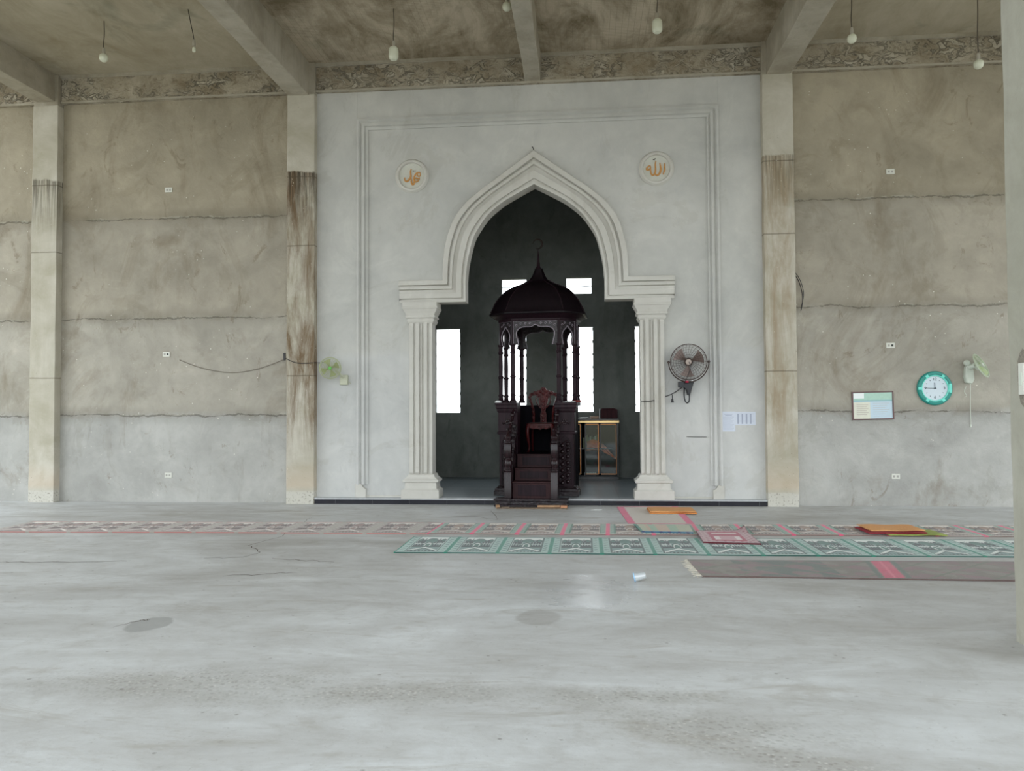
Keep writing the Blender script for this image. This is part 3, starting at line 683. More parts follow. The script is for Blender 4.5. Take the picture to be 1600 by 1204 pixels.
# chair on the platform
ch = thing('carved_chair', 'red mahogany chair with carved crest standing inside the pulpit', 'chair', (.045, 1.10, .77), R(-5))
m = MB()
seat = [(-.235,-.20),(-.20,-.235),(.20,-.235),(.235,-.20),(.215,.19),(-.215,.19)]
m.loft([[(x*k, y*k, z) for x, y in seat] for k, z in ((.97,.44),(1,.45),(1,.475),(.96,.485))]); m.obj('seat', m_mahog, ch, bevel=.004)
MB().loft([[(x*.9, y*.9, z) for x, y in seat] for z in (.484,.496)]).obj('seat_cushion', plain('worn_brown_seat', (70,56,52), .5), ch, bevel=.004)
m = MB(); m.prism([(-.22,.45),(.22,.45),(.22,.42),(.15,.405),(.10,.385),(.05,.40),(0,.375),(-.05,.40),(-.10,.385),(-.15,.405),(-.22,.42)], -.235, -.21); m.obj('apron', m_mahog_c, ch, bevel=.003)
for sx_ in (-1, 1):
    MB().tube(spline([(sx_*.20,-.20,.45),(sx_*.215,-.225,.36),(sx_*.20,-.215,.22),(sx_*.185,-.20,.10),(sx_*.195,-.215,.03),(sx_*.20,-.23,.0)], 4), [.034,.034,.033,.032,.031,.030,.029,.027,.025,.023,.021,.020,.018,.017,.016,.016,.017,.018,.02,.022,.024], 10).obj('leg', m_mahog, ch)
    MB().tube([(sx_*.19,.17,.45),(sx_*.19,.185,.2),(sx_*.195,.22,0)], [.024,.02,.018], 8).obj('leg', m_mahog, ch)
    st = spline([(sx_*.17,.185,.46),(sx_*.165,.19,.60),(sx_*.175,.20,.72),(sx_*.21,.215,.84),(sx_*.235,.225,.93),(sx_*.21,.23,.985)], 5)
    m = MB(); m.tube(st, .020, 8)
    for i in range(0, len(st), 4): m.ball(tuple(st[i]+Vector((sx_*.012,-.01,0))), (.02,.018,.024), 7, 5)
    m.obj('back_stile', m_mahog_c, ch)
cr_ = [(-.235,.93),(-.25,.97),(-.215,1.005),(-.18,1.01),(-.16,1.035),(-.12,1.025),(-.10,1.05),(-.06,1.05),(-.04,1.085),(0,1.11),(.04,1.085),(.06,1.05),(.10,1.05),(.12,1.025),(.16,1.035),(.18,1.01),(.215,1.005),(.25,.97),(.235,.93),(.19,.955),(.14,.96),(.10,.93),(.07,.90),(0,.88),(-.07,.90),(-.10,.93),(-.14,.96),(-.19,.955)]
m = MB(); m.prism(cr_, .205, .245)
for x, z in ((0,1.06),(-.05,1.02),(.05,1.02),(-.12,.995),(.12,.995),(-.19,.98),(.19,.98),(0,.98),(-.07,.95),(.07,.95)): m.ball((x,.203,z), (.024,.018,.022), 8, 5)
m.obj('crest_rail', m_mahog_c, ch, bevel=.003)
sp2 = [(.085,.90),(.075,.83),(.05,.76),(.035,.70),(.055,.63),(.05,.56),(.06,.47)]
m = MB(); m.prism([(x, z) for x, z in sp2] + [(-x, z) for x, z in reversed(sp2)], .19, .215)
for z in (.86,.80,.73,.66,.58,.52): m.ball((0,.188,z), (.028,.014,.03), 8, 5)
for s in (-1, 1): m.tube(spline([(s*.05,.20,.74),(s*.10,.20,.80),(s*.13,.205,.88),(s*.11,.21,.93)], 4), .011, 6)
m.obj('back_splat', m_mahog_c, ch, bevel=.002)

# loose things on and under the pulpit
m_paper = plain('white_paper', (226,228,228), .7, 0, .02)
pw = lambda x, y, z: None
pp = thing('folded_paper', 'white folded paper with a red end on the right shoulder of the pulpit', 'paper', (.50, .60, 1.60), R(-8))
MB().box(-.16, .11, -.10, .04, .0, .012).box(-.02, .14, -.14, -.02, .012, .02).obj('sheet', m_paper, pp)
MB().box(.10, .22, -.08, -.04, .012, .03).obj('red_strip', plain('red_card', (150,44,40), .6), pp)
tag(MB().loft([[(-.63+x*k, .50+y*k, z) for x, y in ((-.05,-.04),(.04,-.05),(.05,.03),(-.03,.05))] for k, z in ((1,1.6),(1.1,1.612),(.6,1.635))]).obj('crumpled_tissue', m_paper), 'small crumpled white tissue on the left shoulder of the pulpit', 'tissue')
m_raw = plain('raw_wood', (168,132,98), .7, 0, .15); m_rawo = plain('orange_wood', (178,126,92), .7, 0, .1); m_dk = plain('old_plank', (112,96,80), .8, 0, .25)
def plank(cx, cy, lx, ly, h, rz, mat, label, z=0.0):
    o = MB().box(-lx/2, lx/2, -ly/2, ly/2, 0, h).obj('wood_scrap', mat, bevel=.002); o.location = (cx, cy, z); o.rotation_euler = (0,0,R(rz)); tag(o, label, 'wood scrap')
plank(-.03, -.42, 1.06, .10, .018, .8, m_dk, 'long thin grey-brown plank on the floor before the pulpit')
plank(.22, -.37, .34, .035, .03, 2, m_raw, 'pale narrow stick on the plank before the pulpit', .018)
plank(.45, -.42, .10, .07, .035, 0, m_rawo, 'orange wood block at the right front corner of the pulpit', .018)
plank(-.55, -.38, .05, .07, .05, 15, m_raw, 'small brown wood chock at the left front corner of the pulpit')
plank(-.42, -.46, .11, .05, .014, -8, m_dk, 'small dark offcut left of the long plank before the pulpit', .018)
o = MB().loft([[(.93+x*k, -.50+y*k, z) for x, y in ((-.08,-.03),(.05,-.05),(.09,.02),(-.02,.05))] for k, z in ((1,.0),(.9,.006),(.3,.012))]).obj('paper_scrap', m_paper); tag(o, 'small white paper scrap on the floor right of the pulpit', 'paper')

# ------------------------------------------------------------------ cabinet in the niche
m_blk = plain('black_lacquer', (18,18,20), .22, 0, .1); m_gt = plain('gilt_trim', (196,124,52), .3, .45, .1)
gl = NT('cabinet_glass'); gl.t.nodes.remove(gl.b)
tr_ = gl.n('ShaderNodeBsdfTransparent'); go = gl.n('ShaderNodeBsdfGlossy'); go.inputs['Roughness'].default_value = .03; mx = gl.n('ShaderNodeMixShader'); mx.inputs[0].default_value = .035
tr_.inputs[0].default_value = (.86,.93,.91,1)
gl.l(tr_.outputs[0], mx.inputs[1]); gl.l(go.outputs[0], mx.inputs[2]); gl.l(mx.outputs[0], gl.t.nodes['Material Output'].inputs[0]); m_glass = gl.m
cb = thing('display_cabinet', 'low black glass-door cabinet with gilt trim in the niche behind the pulpit', 'cabinet', (.87, 3.32, .10))
W2 = .56
MB().box(-W2, W2, -.02, .40, 0, .06).box(-W2, -W2+.03, 0, .38, .06, 1.16).box(W2-.03, W2, 0, .38, .06, 1.16).box(-W2+.03, W2-.03, 0, .38, .06, .08).obj('carcass', m_blk, cb, bevel=.003)
MB().rects([(1.16,-W2,W2,-.01,.40),(1.165,-W2-.015,W2+.015,-.03,.41),(1.20,-W2-.015,W2+.015,-.03,.41)]).obj('top', m_blk, cb, bevel=.003)
MB().box(-W2-.015, W2+.015, -.035, -.015, 1.115, 1.16).obj('top_trim', plain('bright_gilt', (232,200,140), .25, .6), cb, bevel=.002)
MB().box(-W2+.03, W2-.03, .03, .37, .60, .612).obj('shelf', m_blk, cb)
for (a, b) in ((-.53,-.165), (-.10,.185), (.195,.53)):
    d = MB(); d.box(a, a+.022, -.015, 0, .09, 1.11).box(b-.022, b, -.015, 0, .09, 1.11).box(a, b, -.015, 0, .09, .115).box(a, b, -.015, 0, 1.085, 1.11)
    do = d.obj('door', m_blk, cb, bevel=.002)
    MB().box(a+.022, b-.022, -.009, -.005, .115, 1.085).obj('pane', m_glass, do)
    MB().box(a+.018, b-.018, -.02, -.014, .105, .118).box(a+.018, b-.018, -.02, -.014, 1.08, 1.093).box(b-.026 if b < .3 else b-.02, b-.012, -.02, -.014, .105, 1.093).obj('door_trim', m_gt, do)
MB().box(-W2+.03, W2-.03, .36, .38, .08, 1.16).obj('back_board', plain('matt_black_board', (12,13,14), .9, spec=.1), cb)
# things in it
BK = [('pale green',(160,170,140)),('cream',(206,202,184)),('olive',(120,128,96)),('grey-green',(112,128,116)),('ivory',(214,210,194)),('dark grey',(84,90,88)),('sage',(150,164,138)),('off-white',(220,218,208)),('moss',(100,116,84))]
for k, (cn, cc_) in enumerate(BK):
    h = .20+((k*37) % 11)*.006
    o = MB().box(0, .026, 0, .15, 0, h).obj('book', plain('book_cover_%d' % k, cc_, .6), bevel=.002)
    o.location = (.74+k*.032, 3.50, .7125); tag(o, cn+' book standing in the row on the shelf inside the black cabinet', 'book', 'books on the cabinet shelf')
nx_, nz_ = 24, 14; vs_ = []
for j in range(nz_):
    for i in range(nx_):
        u = i/(nx_-1); v = j/(nz_-1)
        x = -.06+u*.56; topz = .84-.62*abs(u-.22)**1.3*.6 - (.10 if u > .6 else 0)*(u-.6)*3; bot = .62 - (.26*max(0, u-.5)**.8 if u > .5 else 0)
        vs_.append((x, .08+.03*math.sin(u*19+v*3)+.02*math.sin(v*11+u*5), bot+(topz-bot)*v - .05))
m = MB(); m.add(vs_, [(j*nx_+i, j*nx_+i+1, (j+1)*nx_+i+1, (j+1)*nx_+i) for j in range(nz_-1) for i in range(nx_-1)])
o = m.obj('folded_cloth', plain('orange_cloth', (250,136,88), .8, 0, .1)); o.location = (.87, 3.32, .10); sm = o.modifiers.new('thick', 'SOLIDIFY'); sm.thickness = .012
tag(o, 'crumpled orange cloth inside the black cabinet', 'cloth')
m = MB()
for k in range(6): m.ball((-.10+k*.04, .12+.02*(k % 2), .105), (.022,.03,.028), 8, 5)
o = m.obj('paper_bundle', m_paper); o.location = (.87, 3.32, .10); tag(o, 'white crumpled papers on the floor of the black cabinet', 'paper')
bx = thing('lectern_box', 'dark red-brown wooden box on top of the black cabinet', 'box', (1.25, 3.48, 1.30), R(-4))
MB().box(-.155, .17, -.12, .12, 0, .17).rects([(.17,-.16,.175,-.125,.125),(.18,-.15,.165,-.11,.11),(.20,-.13,.10,-.09,.09)]).obj('body', wood_mat('maroon_wood', (50,16,22), (70,28,32), .5, 0, 0, .15), bx, bevel=.004)
MB().box(-.185, -.165, -.14, .10, 0, .19).obj('white_sleeve', m_paper, bx)
for i, (x, y, a, c) in enumerate(((.55,3.42,10,(220,222,220)),(.76,3.42,-4,(206,208,204)),(.965,3.44,3,(190,150,120)))):
    o = MB().box(-.08, .08, -.11, .11, 0, .012+.014*i).obj('booklet', plain('booklet_cover_%d' % i, c, .4), bevel=.002); o.location = (x, y, 1.30); o.rotation_euler = (0,0,R(a))
    tag(o, ['white booklet lying at the left end of the cabinet top', 'pale grey booklet lying in the middle of the cabinet top', 'tan booklet lying beside the brown box on the cabinet'][i], 'booklet')

# ------------------------------------------------------------------ rugs
def attr_mat(name, rough=.95):
    t = NT(name); a = t.n('ShaderNodeVertexColor', layer_name='weave'); p = t.pos()
    n = t.noise(p, 160, 2); n2 = t.noise(p, 3, 4)
    c = t.mix(t.ramp(n, .3, .7, 0, .22), a.outputs[0], (0.02,.02,.02,1)); c = t.mix(t.ramp(n2, .45, .7, 0, .12), c, lin((150,146,138)))
    t.col(c); t.b.inputs['Roughness'].default_value = rough; t.b.inputs['Specular IOR Level'].default_value = .1; t.b.inputs['Sheen Weight'].default_value = .2
    t.bump(n, .4, .004); return t.m
m_weave = attr_mat('woven_pile')
def rug(name, corners, res, fn, thick=.010, wave=.004, z=0.0, seed=1, curl=None):
    """corners: near-left, near-right, far-right, far-left (x, y)."""
    nl, nr, fr, fl2 = [np.array(c, float) for c in corners]
    L = np.linalg.norm(nr-nl); Wd = np.linalg.norm(fl2-nl)
    nx, ny = max(3, int(L/res[0])), max(3, int(Wd/res[1]))
    U, V = np.meshgrid(np.linspace(0, 1, nx), np.linspace(0, 1, ny))
    P = (nl[None,None]*(1-U)[...,None]+nr[None,None]*U[...,None])*(1-V)[...,None] + (fl2[None,None]*(1-U)[...,None]+fr[None,None]*U[...,None])*V[...,None]
    rs = np.random.RandomState(seed); ph = rs.rand(6)*6.28
    hz = (np.sin(U*L*2.1+ph[0]+V*2)*.5+.5)*(np.sin(V*5+ph[1]+U*L*.7)*.5+.5)*wave + thick
    P[...,1] += np.sin(U*L*1.3+ph[2])*.012*(1-V) ; P[...,1] += np.sin(U*L*.9+ph[3])*.010*V
    if curl is not None: hz = hz + curl(U, V)
    col = fn(U*L, V*Wd, L, Wd, rs)
    vt = np.dstack([P, z+hz]).reshape(-1, 3); vb = np.dstack([P, np.full_like(hz, z+.0005)]).reshape(-1, 3)
    idx = np.arange(nx*ny).reshape(ny, nx)
    q = np.stack([idx[:-1,:-1], idx[:-1,1:], idx[1:,1:], idx[1:,:-1]], -1).reshape(-1, 4)
    edge = np.concatenate([idx[0,:], idx[1:,-1], idx[-1,-2::-1], idx[-2:0:-1,0]]); e2 = np.roll(edge, -1); N = nx*ny
    sides = np.stack([edge, edge+N, e2+N, e2], -1)
    faces = np.concatenate([q, sides, q[:, ::-1]+N])
    me = bpy.data.meshes.new(name); me.from_pydata(np.concatenate([vt, vb]).tolist(), [], faces.tolist()); me.update()
    ca = me.color_attributes.new('weave', 'FLOAT_COLOR', 'POINT')
    cc = np.concatenate([col.reshape(-1, 3)]*2); cc = np.concatenate([cc, np.ones((len(cc), 1))], 1).astype(np.float32)
    ca.data.foreach_set('color', cc.ravel()); me.materials.append(m_weave)
    o = bpy.data.objects.new(name, me); scn.collection.objects.link(o); return o
def L3(c): return np.array(lin(c)[:3])
def put(img, mask, c): img[mask] = L3(c) if not isinstance(c, np.ndarray) else c
def motif(img, m, u, v, pal):
    """mosque picture; u -1..1, v 0..1 from near to far."""
    dk, mid, lt, acc, pale = pal
    put(img, m, mid)
    put(img, m & (v > .80), lt)
    put(img, m & (np.abs(v-.80) < .012), dk)
    body = m & (v > .34) & (v < .72) & (np.abs(u) > .30)
    put(img, body, dk); put(img, body & (np.sin(u*34) > .35) & (v > .42) & (v < .66), pale); put(img, body & (np.abs(v-.52) < .02), lt)
    put(img, m & (((np.abs(u)-.80)/.20)**2+((v-.74)/.13)**2 < 1), dk)
    put(img, m & (((np.abs(u)-.82)/.12)**2+((v-.76)/.07)**2 < 1), acc)
    put(img, m & (np.abs(u) > .5) & (np.abs(u) < .55) & (v > .5) & (v < .9), dk)
    put(img, m & ((u/.42)**2+((v-.70)/.19)**2 < 1) & (v > .66), acc)
    put(img, m & (np.abs((u/.42)**2+((v-.70)/.19)**2-1) < .14) & (v > .66), dk)
    r = np.sqrt((u/.34)**2+((v-.40)/.26)**2)
    put(img, m & (r < 1) & (v > .30), acc); put(img, m & (np.abs(r-.62) < .10) & (v > .34), lt); put(img, m & (np.abs(r-.82) < .05) & (v > .34), dk)
    put(img, m & (np.abs(v-.32) < .018), dk)
    ch_ = .24-.20*np.abs(u)+.03
    put(img, m & (v < .30), mid); put(img, m & (v < .30) & (np.abs(v-ch_) < .035), lt); put(img, m & (v < .30) & (np.abs(v-ch_+.05) < .012), dk)
    put(img, m & (v < .08) & (np.sin(u*26) > .2), dk)
def long_rug(pal, side, divider, cell, phase, frame, edge, divw=.026, sidew=.088):
    def fn(x, y, L, Wd, rs):
        img = np.zeros(x.shape+(3,)); img[:] = L3(frame)
        ph = ((x-phase) % cell); d = np.minimum(ph, cell-ph)
        u = (ph-cell/2)/(cell/2-sidew-.012); v = (y-.05)/(Wd-.10)
        sb = d < sidew
        put(img, sb, side[0])
        leaf = sb & (np.sin(y*58+np.where(ph < cell/2, 1, -1)*(d-.055)*46) > .55) & (d > .035) & (d < .08)
        put(img, leaf, side[1])
        put(img, np.abs(d-sidew) < .0075, side[2])
        m = (np.abs(u) < 1) & (v > 0) & (v < 1); motif(img, m, u, v, pal)
        put(img, (y < .045) | (y > Wd-.045), frame); put(img, (np.abs(y-Wd+.04) < .006), edge)
        put(img, (y < .010) | (y > Wd-.012), edge)
        put(img, d < divw, divider)
        img *= (1+.10*(rs.rand(*x.shape)-.5))[..., None]; return img
    return fn
green_pal = ((46,62,62), (116,142,136), (216,222,216), (72,112,100), (150,168,162))
brown_pal = ((74,58,56), (156,138,126), (216,208,196), (150,122,100), (176,160,148))
beige_pal = ((88,68,64), (156,140,132), (226,218,208), (146,118,108), (184,170,160))
o = rug('prayer_carpet', [(-6.66,-3.03),(-1.14,-2.86),(-1.10,-1.97),(-6.72,-2.15)], (.010,.011), long_rug(beige_pal, ((176,168,158),(150,136,128),(140,120,116)), (168,158,148), .53, .0, (172,160,150), (182,118,112)), seed=2)
tag(o, 'long beige and brown prayer carpet with a thin pink border at the left', 'carpet')
o = rug('prayer_carpet', [(-1.135,-2.86),(6.8,-2.62),(6.8,-1.83),(-1.095,-1.97)], (.010,.011), long_rug(brown_pal, ((146,172,156),(84,108,92),(50,104,80)), (226,88,124), .541, .0, (196,186,176), (134,110,104)), seed=3)
tag(o, 'long brown patterned prayer carpet with pink dividing stripes nearest the pulpit', 'carpet')
o = rug('prayer_carpet', [(-1.235,-4.09),(6.4,-3.93),(6.4,-2.90),(-1.235,-3.10)], (.010,.011), long_rug(green_pal, ((158,186,178),(104,130,124),(64,86,82)), (24,128,104), .542, .0, (164,184,176), (44,92,84), .020, .10), seed=4)
tag(o, 'long mint-green prayer carpet with dark green dividing stripes', 'carpet')
def third(x, y, L, Wd, rs):
    img = np.zeros(x.shape+(3,)); img[:] = L3((110,99,86))
    a = np.sin(x*7+y*9)*np.sin(x*6.2-y*10)+.35*np.sin(x*23+y*17)
    put(img, a > .25, (118,112,98)); put(img, a < -.45, (118,92,90)); put(img, (np.sin(x*1.9) > .7) & (a > -.2), (84,92,80))
    g = np.abs(((x*1.0+y*1.2) % .55)-.27) < .025; put(img, g, (124,88,90)); g = np.abs(((x-y*1.2) % .55)-.27) < .02; put(img, g, (98,100,80))
    put(img, np.abs(x-1.65-.22*y) < .085, (190,64,92)); put(img, np.abs(x-1.65-.22*y) < .012, (206,92,112)); put(img, (np.abs(x-1.53-.22*y) < .02) | (np.abs(x-1.77-.22*y) < .02), (86,94,80))
    put(img, (y < .02) | (y > Wd-.02), (108,92,88)); img *= (1+.14*(rs.rand(*x.shape)-.5))[..., None]; return img
tc_ = rug('prayer_carpet', [(1.79,-5.08),(5.9,-5.04),(5.9,-4.22),(1.76,-4.32)], (.014,.014), third, seed=5, thick=.014)
tag(tc_, 'worn dark brown and red carpet with one wide pink stripe, nearest the camera', 'carpet')
m = MB(); rnd = random.Random(2)
for k in range(30):
    y = -5.08+k*.76/29; x = 1.785-.02*k/29
    m.tube([(x+.01, y, .012), (x-.015-rnd.random()*.02, y+rnd.uniform(-.015,.015), .010), (x-.03-rnd.random()*.06, y+rnd.uniform(-.03,.03), .005)], .003, 5)
o = m.obj('fringe', plain('fringe_thread', (206,200,186), .9), tc_); o['kind'] = 'stuff'; o['label'] = 'white frayed fringe'
def mat_pink(x, y, L, Wd, rs):
    img = np.zeros(x.shape+(3,)); img[:] = L3((196,184,170)); e = np.minimum(np.minimum(x, L-x), np.minimum(y, Wd-y))
    put(img, (np.minimum(x, L-x) < .085), (214,66,112)); put(img, (y < .05) | (y > Wd-.05), (206,84,112)); img *= (1+.05*(rs.rand(*x.shape)-.5))[..., None]; return img
o = rug('prayer_mat', [(1.325,-1.92),(2.165,-1.915),(2.165,-.08),(1.245,-.20)], (.02,.02), mat_pink, seed=6, thick=.006, z=.0)
tag(o, 'cream floor mat with bright pink border right of the pulpit', 'mat')
def mat_green(x, y, L, Wd, rs):
    img = np.zeros(x.shape+(3,)); img[:] = L3((176,178,150)); put(img, (x > .18*L) & (x < .72*L), (190,164,140)); put(img, (np.abs(x-.3*L) < .04) | (np.abs(x-.66*L) < .05), (150,176,148))
    put(img, y < .07, (44,108,140)); put(img, (x < .03), (58,120,104)); put(img, (y < .07) & (np.sin(x*60) > .5), (30,60,110)); img *= (1+.08*(rs.rand(*x.shape)-.5))[..., None]; return img
o = rug('prayer_mat', [(1.43,-2.66),(2.04,-2.70),(2.07,-2.08),(1.38,-2.02)], (.012,.012), mat_green, seed=7, z=.0125, thick=.010)
tag(o, 'pale green and tan mat with a blue front edge lying over the brown carpet', 'mat')
def mat_red(x, y, L, Wd, rs):
    img = np.zeros(x.shape+(3,)); img[:] = L3((190,156,158)); u = (x/L-.5)*2; v = y/Wd
    put(img, (np.sin(x*70)*np.sin(y*60) > .4), (156,96,108)); put(img, (np.abs(u) < .62) & (v > .12) & (v < .86), (170,60,84)); put(img, (np.abs(u) < .5) & (v > .66) & (v < .76), (216,190,186))
    put(img, (np.abs(u) < .5) & (v > .2) & (v < .5), (196,150,156)); put(img, (np.abs(np.abs(u)-.38) < .09) & (v > .22) & (v < .46), (222,206,204)); put(img, (v < .03) | (v > .97), (104,40,52)); put(img, np.abs(u) > .97, (104,40,52))
    img *= (1+.1*(rs.rand(*x.shape)-.5))[..., None]; return img
o = rug('prayer_rug', [(2.055,-3.36),(2.66,-3.44),(2.68,-2.46),(2.09,-2.55)], (.010,.010), mat_red, seed=8, z=.0125, thick=.014,
        curl=lambda U, V: .05*np.exp(-((U-1)/.10)**2)*(V > .7)*(V-.7)/.3)
tag(o, 'small crimson and pink prayer rug lying across the brown and green carpets', 'rug')
# folded mats
def folded(loc, rz, L, Wd, layers, name, label, cat):
    r = thing(name, label, cat, loc, R(rz))
    for nm, dx, dy, l, wd, z0, z1, mat, lift in layers:
        m = MB(); n = 22; top = []; bot = []
        for i in range(n+1):
            u = i/n; x = dx+(u-.5)*l; zz = z0 + lift*math.sin(u*PI*3+dx*9)*.5*u
            top.append([(x, dy-wd/2, zz), (x, dy+wd/2+.02*math.sin(u*5), zz+.004), (x, dy+wd/2+.02*math.sin(u*5), zz+z1), (x, dy-wd/2+.015*math.sin(u*7), zz+z1)])
        m.loft(top); m.obj(nm, mat, r, bevel=.003)
m_or = plain('orange_mat', (206,136,76), .85, 0, .15, 60); m_or2 = plain('orange_mat_light', (214,156,100), .85, 0, .12, 60); m_rd = plain('dark_red_edge', (140,30,44), .8); m_gr = plain('lime_cloth', (148,160,84), .85, 0, .1)
folded((2.0,-.70,.010), 1, 0, 0, [('underside',0,0,.66,.50,0,.016,m_or,0),('top_fold',.0,.01,.64,.46,.018,.016,m_or2,.004)], 'folded_mat', 'folded orange mat lying on the pink-bordered mat', 'mat')
folded((4.45,-2.43,.016), 2, 0, 0, [('green_layer',.12,-.10,.66,.42,0,.012,m_gr,.01),('red_layer',-.09,-.05,.66,.46,.014,.014,m_rd,.01),('orange_layer',-.05,.04,.62,.46,.032,.012,m_or2,.012)], 'folded_mat', 'orange mat with red edge folded over a lime-green cloth on the right', 'mat')
# plastic cup
gp = NT('clear_plastic'); gp.t.nodes.remove(gp.b); a_ = gp.n('ShaderNodeBsdfTransparent'); b_ = gp.n('ShaderNodeBsdfGlossy'); b_.inputs['Roughness'].default_value = .25; c_ = gp.n('ShaderNodeMixShader'); c_.inputs[0].default_value = .15
gp.l(a_.outputs[0], c_.inputs[1]); gp.l(b_.outputs[0], c_.inputs[2]); d_ = gp.n('ShaderNodeBsdfDiffuse'); d_.inputs[0].default_value = lin((222,228,230)); e_ = gp.n('ShaderNodeMixShader'); e_.inputs[0].default_value = .3; gp.l(c_.outputs[0], e_.inputs[1]); gp.l(d_.outputs[0], e_.inputs[2]); gp.l(e_.outputs[0], gp.t.nodes['Material Output'].inputs[0])
cu = thing('plastic_cup', 'clear plastic cup with a pale blue rim lying on the cement floor', 'cup', (1.18,-5.30,.040))
Rm = Matrix.Rotation(R(78), 4, 'Y')
MB(Rm).loft([[(r*math.cos(2*PI*k/20), r*math.sin(2*PI*k/20), z) for k in range(20)] for r, z in ((.025,.10),(.026,.098),(.037,0),(.0355,0),(.0245,.096))], False).obj('cup_wall', gp.m, cu)
MB(Rm).loft([[(r*math.cos(2*PI*k/20), r*math.sin(2*PI*k/20), z) for k in range(20)] for r, z in ((.034,-.004),(.041,-.004),(.041,.006),(.036,.006),(.034,-.004))], False).obj('rim', plain('pale_blue_plastic', (150,190,222), .3), cu)

# ------------------------------------------------------------------ wall fans
def fan(name, label, loc, rad, head, mats, style):
    """wall plane is local y=0, room is -y; head = (offset, yaw, tilt)."""
    mg, mbld, mhub, mbody = mats
    r = thing(name, label, 'fan', loc)
    off, yw, tl = head
    H = Matrix.Translation(off) @ Matrix.Rotation(yw, 4, 'Z') @ Matrix.Rotation(tl, 4, 'X')
    g = MB(H); dep = rad*.30; N = 36
    def ring(rr, y, tr): g.tube([(rr*math.cos(2*PI*k/N), y, rr*math.sin(2*PI*k/N)) for k in range(N)], tr, 5, True)
    def dome(rr, sgn): return sgn*dep*.5*(1-(rr/rad)**2*.75)
    for sgn in (-1, 1):
        for q in (.28, .42, .56, .7, .84, .93): ring(rad*q, dome(rad*q, sgn), .0018)
        nr = 30 if style == 'metal' else 26
        for k in range(nr):
            t = 2*PI*k/nr; g.tube([(rr*math.cos(t+.3*(1-rr/rad)), dome(rr, sgn), rr*math.sin(t+.3*(1-rr/rad))) for rr in [rad*q for q in (.16,.45,.75,1.0)]], .0021 if style == 'metal' else .0014, 4)
    ring(rad, 0, .008); ring(rad*.985, -dep*.12, .004); ring(rad*.985, dep*.12, .004)
    g.obj('guard', mg, r)
    b = MB(H)
    for k in range(3 if style == 'metal' else 4):
        t0 = 2*PI*k/(3 if style == 'metal' else 4)+.4; grid = []
        for i in range(7):
            rr = rad*(.15+.70*i/6); wd = (.42+.35*i/6)*(1 if style == 'metal' else .9)
            grid.append([(rr*math.cos(t0+wd*(j/5-.5)*1.3), -.035*(j/5-.5)*rad/.25, rr*math.sin(t0+wd*(j/5-.5)*1.3)) for j in range(6)])
        fr_ = [p for row in grid for p in row]; bk = [(p[0], p[1]+.003, p[2]) for p in fr_]; nv = 42
        fs = [(i*6+j, i*6+j+1, (i+1)*6+j+1, (i+1)*6+j) for i in range(6) for j in range(5)]
        b.add(fr_+bk, fs+[tuple(q+nv for q in reversed(f)) for f in fs])
    b.obj('blades', mbld, r)
    MB(H).lathe_y([(.01,-dep*.62),(rad*.15,-dep*.60),(rad*.17,-dep*.48),(rad*.17,-dep*.40),(.02,-dep*.35)], 20).obj('badge', mhub, r)
    MB(H).lathe_y([(.02,-dep*.30),(rad*.12,-dep*.2),(rad*.12,dep*.2),(rad*.24,dep*.5),(rad*.24,dep*1.1),(rad*.16,dep*1.4),(.02,dep*1.45)], 20).obj('motor', mbody, r)
    return r, H
m_bf = plain('dark_bronze_wire', (84,72,68), .45, .5); m_bb = plain('brown_metal_blade', (122,106,100), .4, .4); m_hubb = plain('pale_badge', (176,160,150), .4); m_black = plain('black_plastic', (26,28,34), .4)
r, H = fan('wall_fan', 'large dark metal wall fan right of the arch', (2.355, .17, 2.20), .272, ((0,-.24,0), R(-8), R(4)), (m_bf, m_bb, m_hubb, m_bf), 'metal')
m = MB(H); m.tube([(.300*math.cos(t), .02, .305*math.sin(t)) for t in [R(178)+R(184)*k/20 for k in range(21)]], .010, 6)
for s in (-1, 1): m.ball((s*.30, .02, 0), (.022,.02,.02), 8, 6)
m.obj('yoke', m_bf, r)
m = MB(); m.prism([(-.085,-.285),(.10,-.285),(.075,-.36),(.045,-.45),(.03,-.50),(-.0,-.50),(-.02,-.42),(-.07,-.37)], -.14, -.0); m.obj('wall_bracket', m_black, r, bevel=.006)
MB().box(-.145, -.06, -.17, -.08, -.385, -.295).obj('switch_box', m_black, r, bevel=.006)
MB().tube([(-.045,-.20,-.30),(.0,-.21,-.302)], .016, 8).obj('red_knob', plain('red_plastic', (190,40,70), .4), r)
MB().ball((.055,-.19,-.285), .018, 8, 6).obj('steel_nut', plain('bright_nut', (210,210,210), .25, .8), r)
m = MB(); m.tube(spline([(-.05,-.10,-.38),(-.052,-.06,-.50),(-.03,-.05,-.60),(.005,-.05,-.62),(.028,-.05,-.58),(.03,-.06,-.48)], 5), .010, 6); m.obj('cord_loop', m_black, r)
MB().tube(spline([(.0,-.30,.0),(.02,-.31,-.10),(-.03,-.30,-.22),(-.05,-.2,-.30)], 5), .005, 6).obj('front_cord', m_black, r)
m_cord = plain('black_cord', (48,46,48), .5)
tag(MB().tube(spline([(1.64,.02,1.605),(1.80,.02,1.61),(1.95,.14,1.655),(2.12,.155,1.715),(2.25,.12,1.80),(2.29,.08,1.835)], 5), .007, 6).obj('power_cord', m_cord), 'black cord from the pilaster up to the dark wall fan', 'cord')
pl = thing('hanging_plug', 'small black plug hanging from the cord under the dark wall fan', 'plug', (2.125, .12, 1.70))
MB().tube([(0,0,.0),(.002,.0,-.07)], .007, 6).obj('lead', m_cord, pl); MB().tube([(.002,0,-.06),(.003,0,-.115)], [.014,.022], 8).obj('plug_body', m_cord, pl)

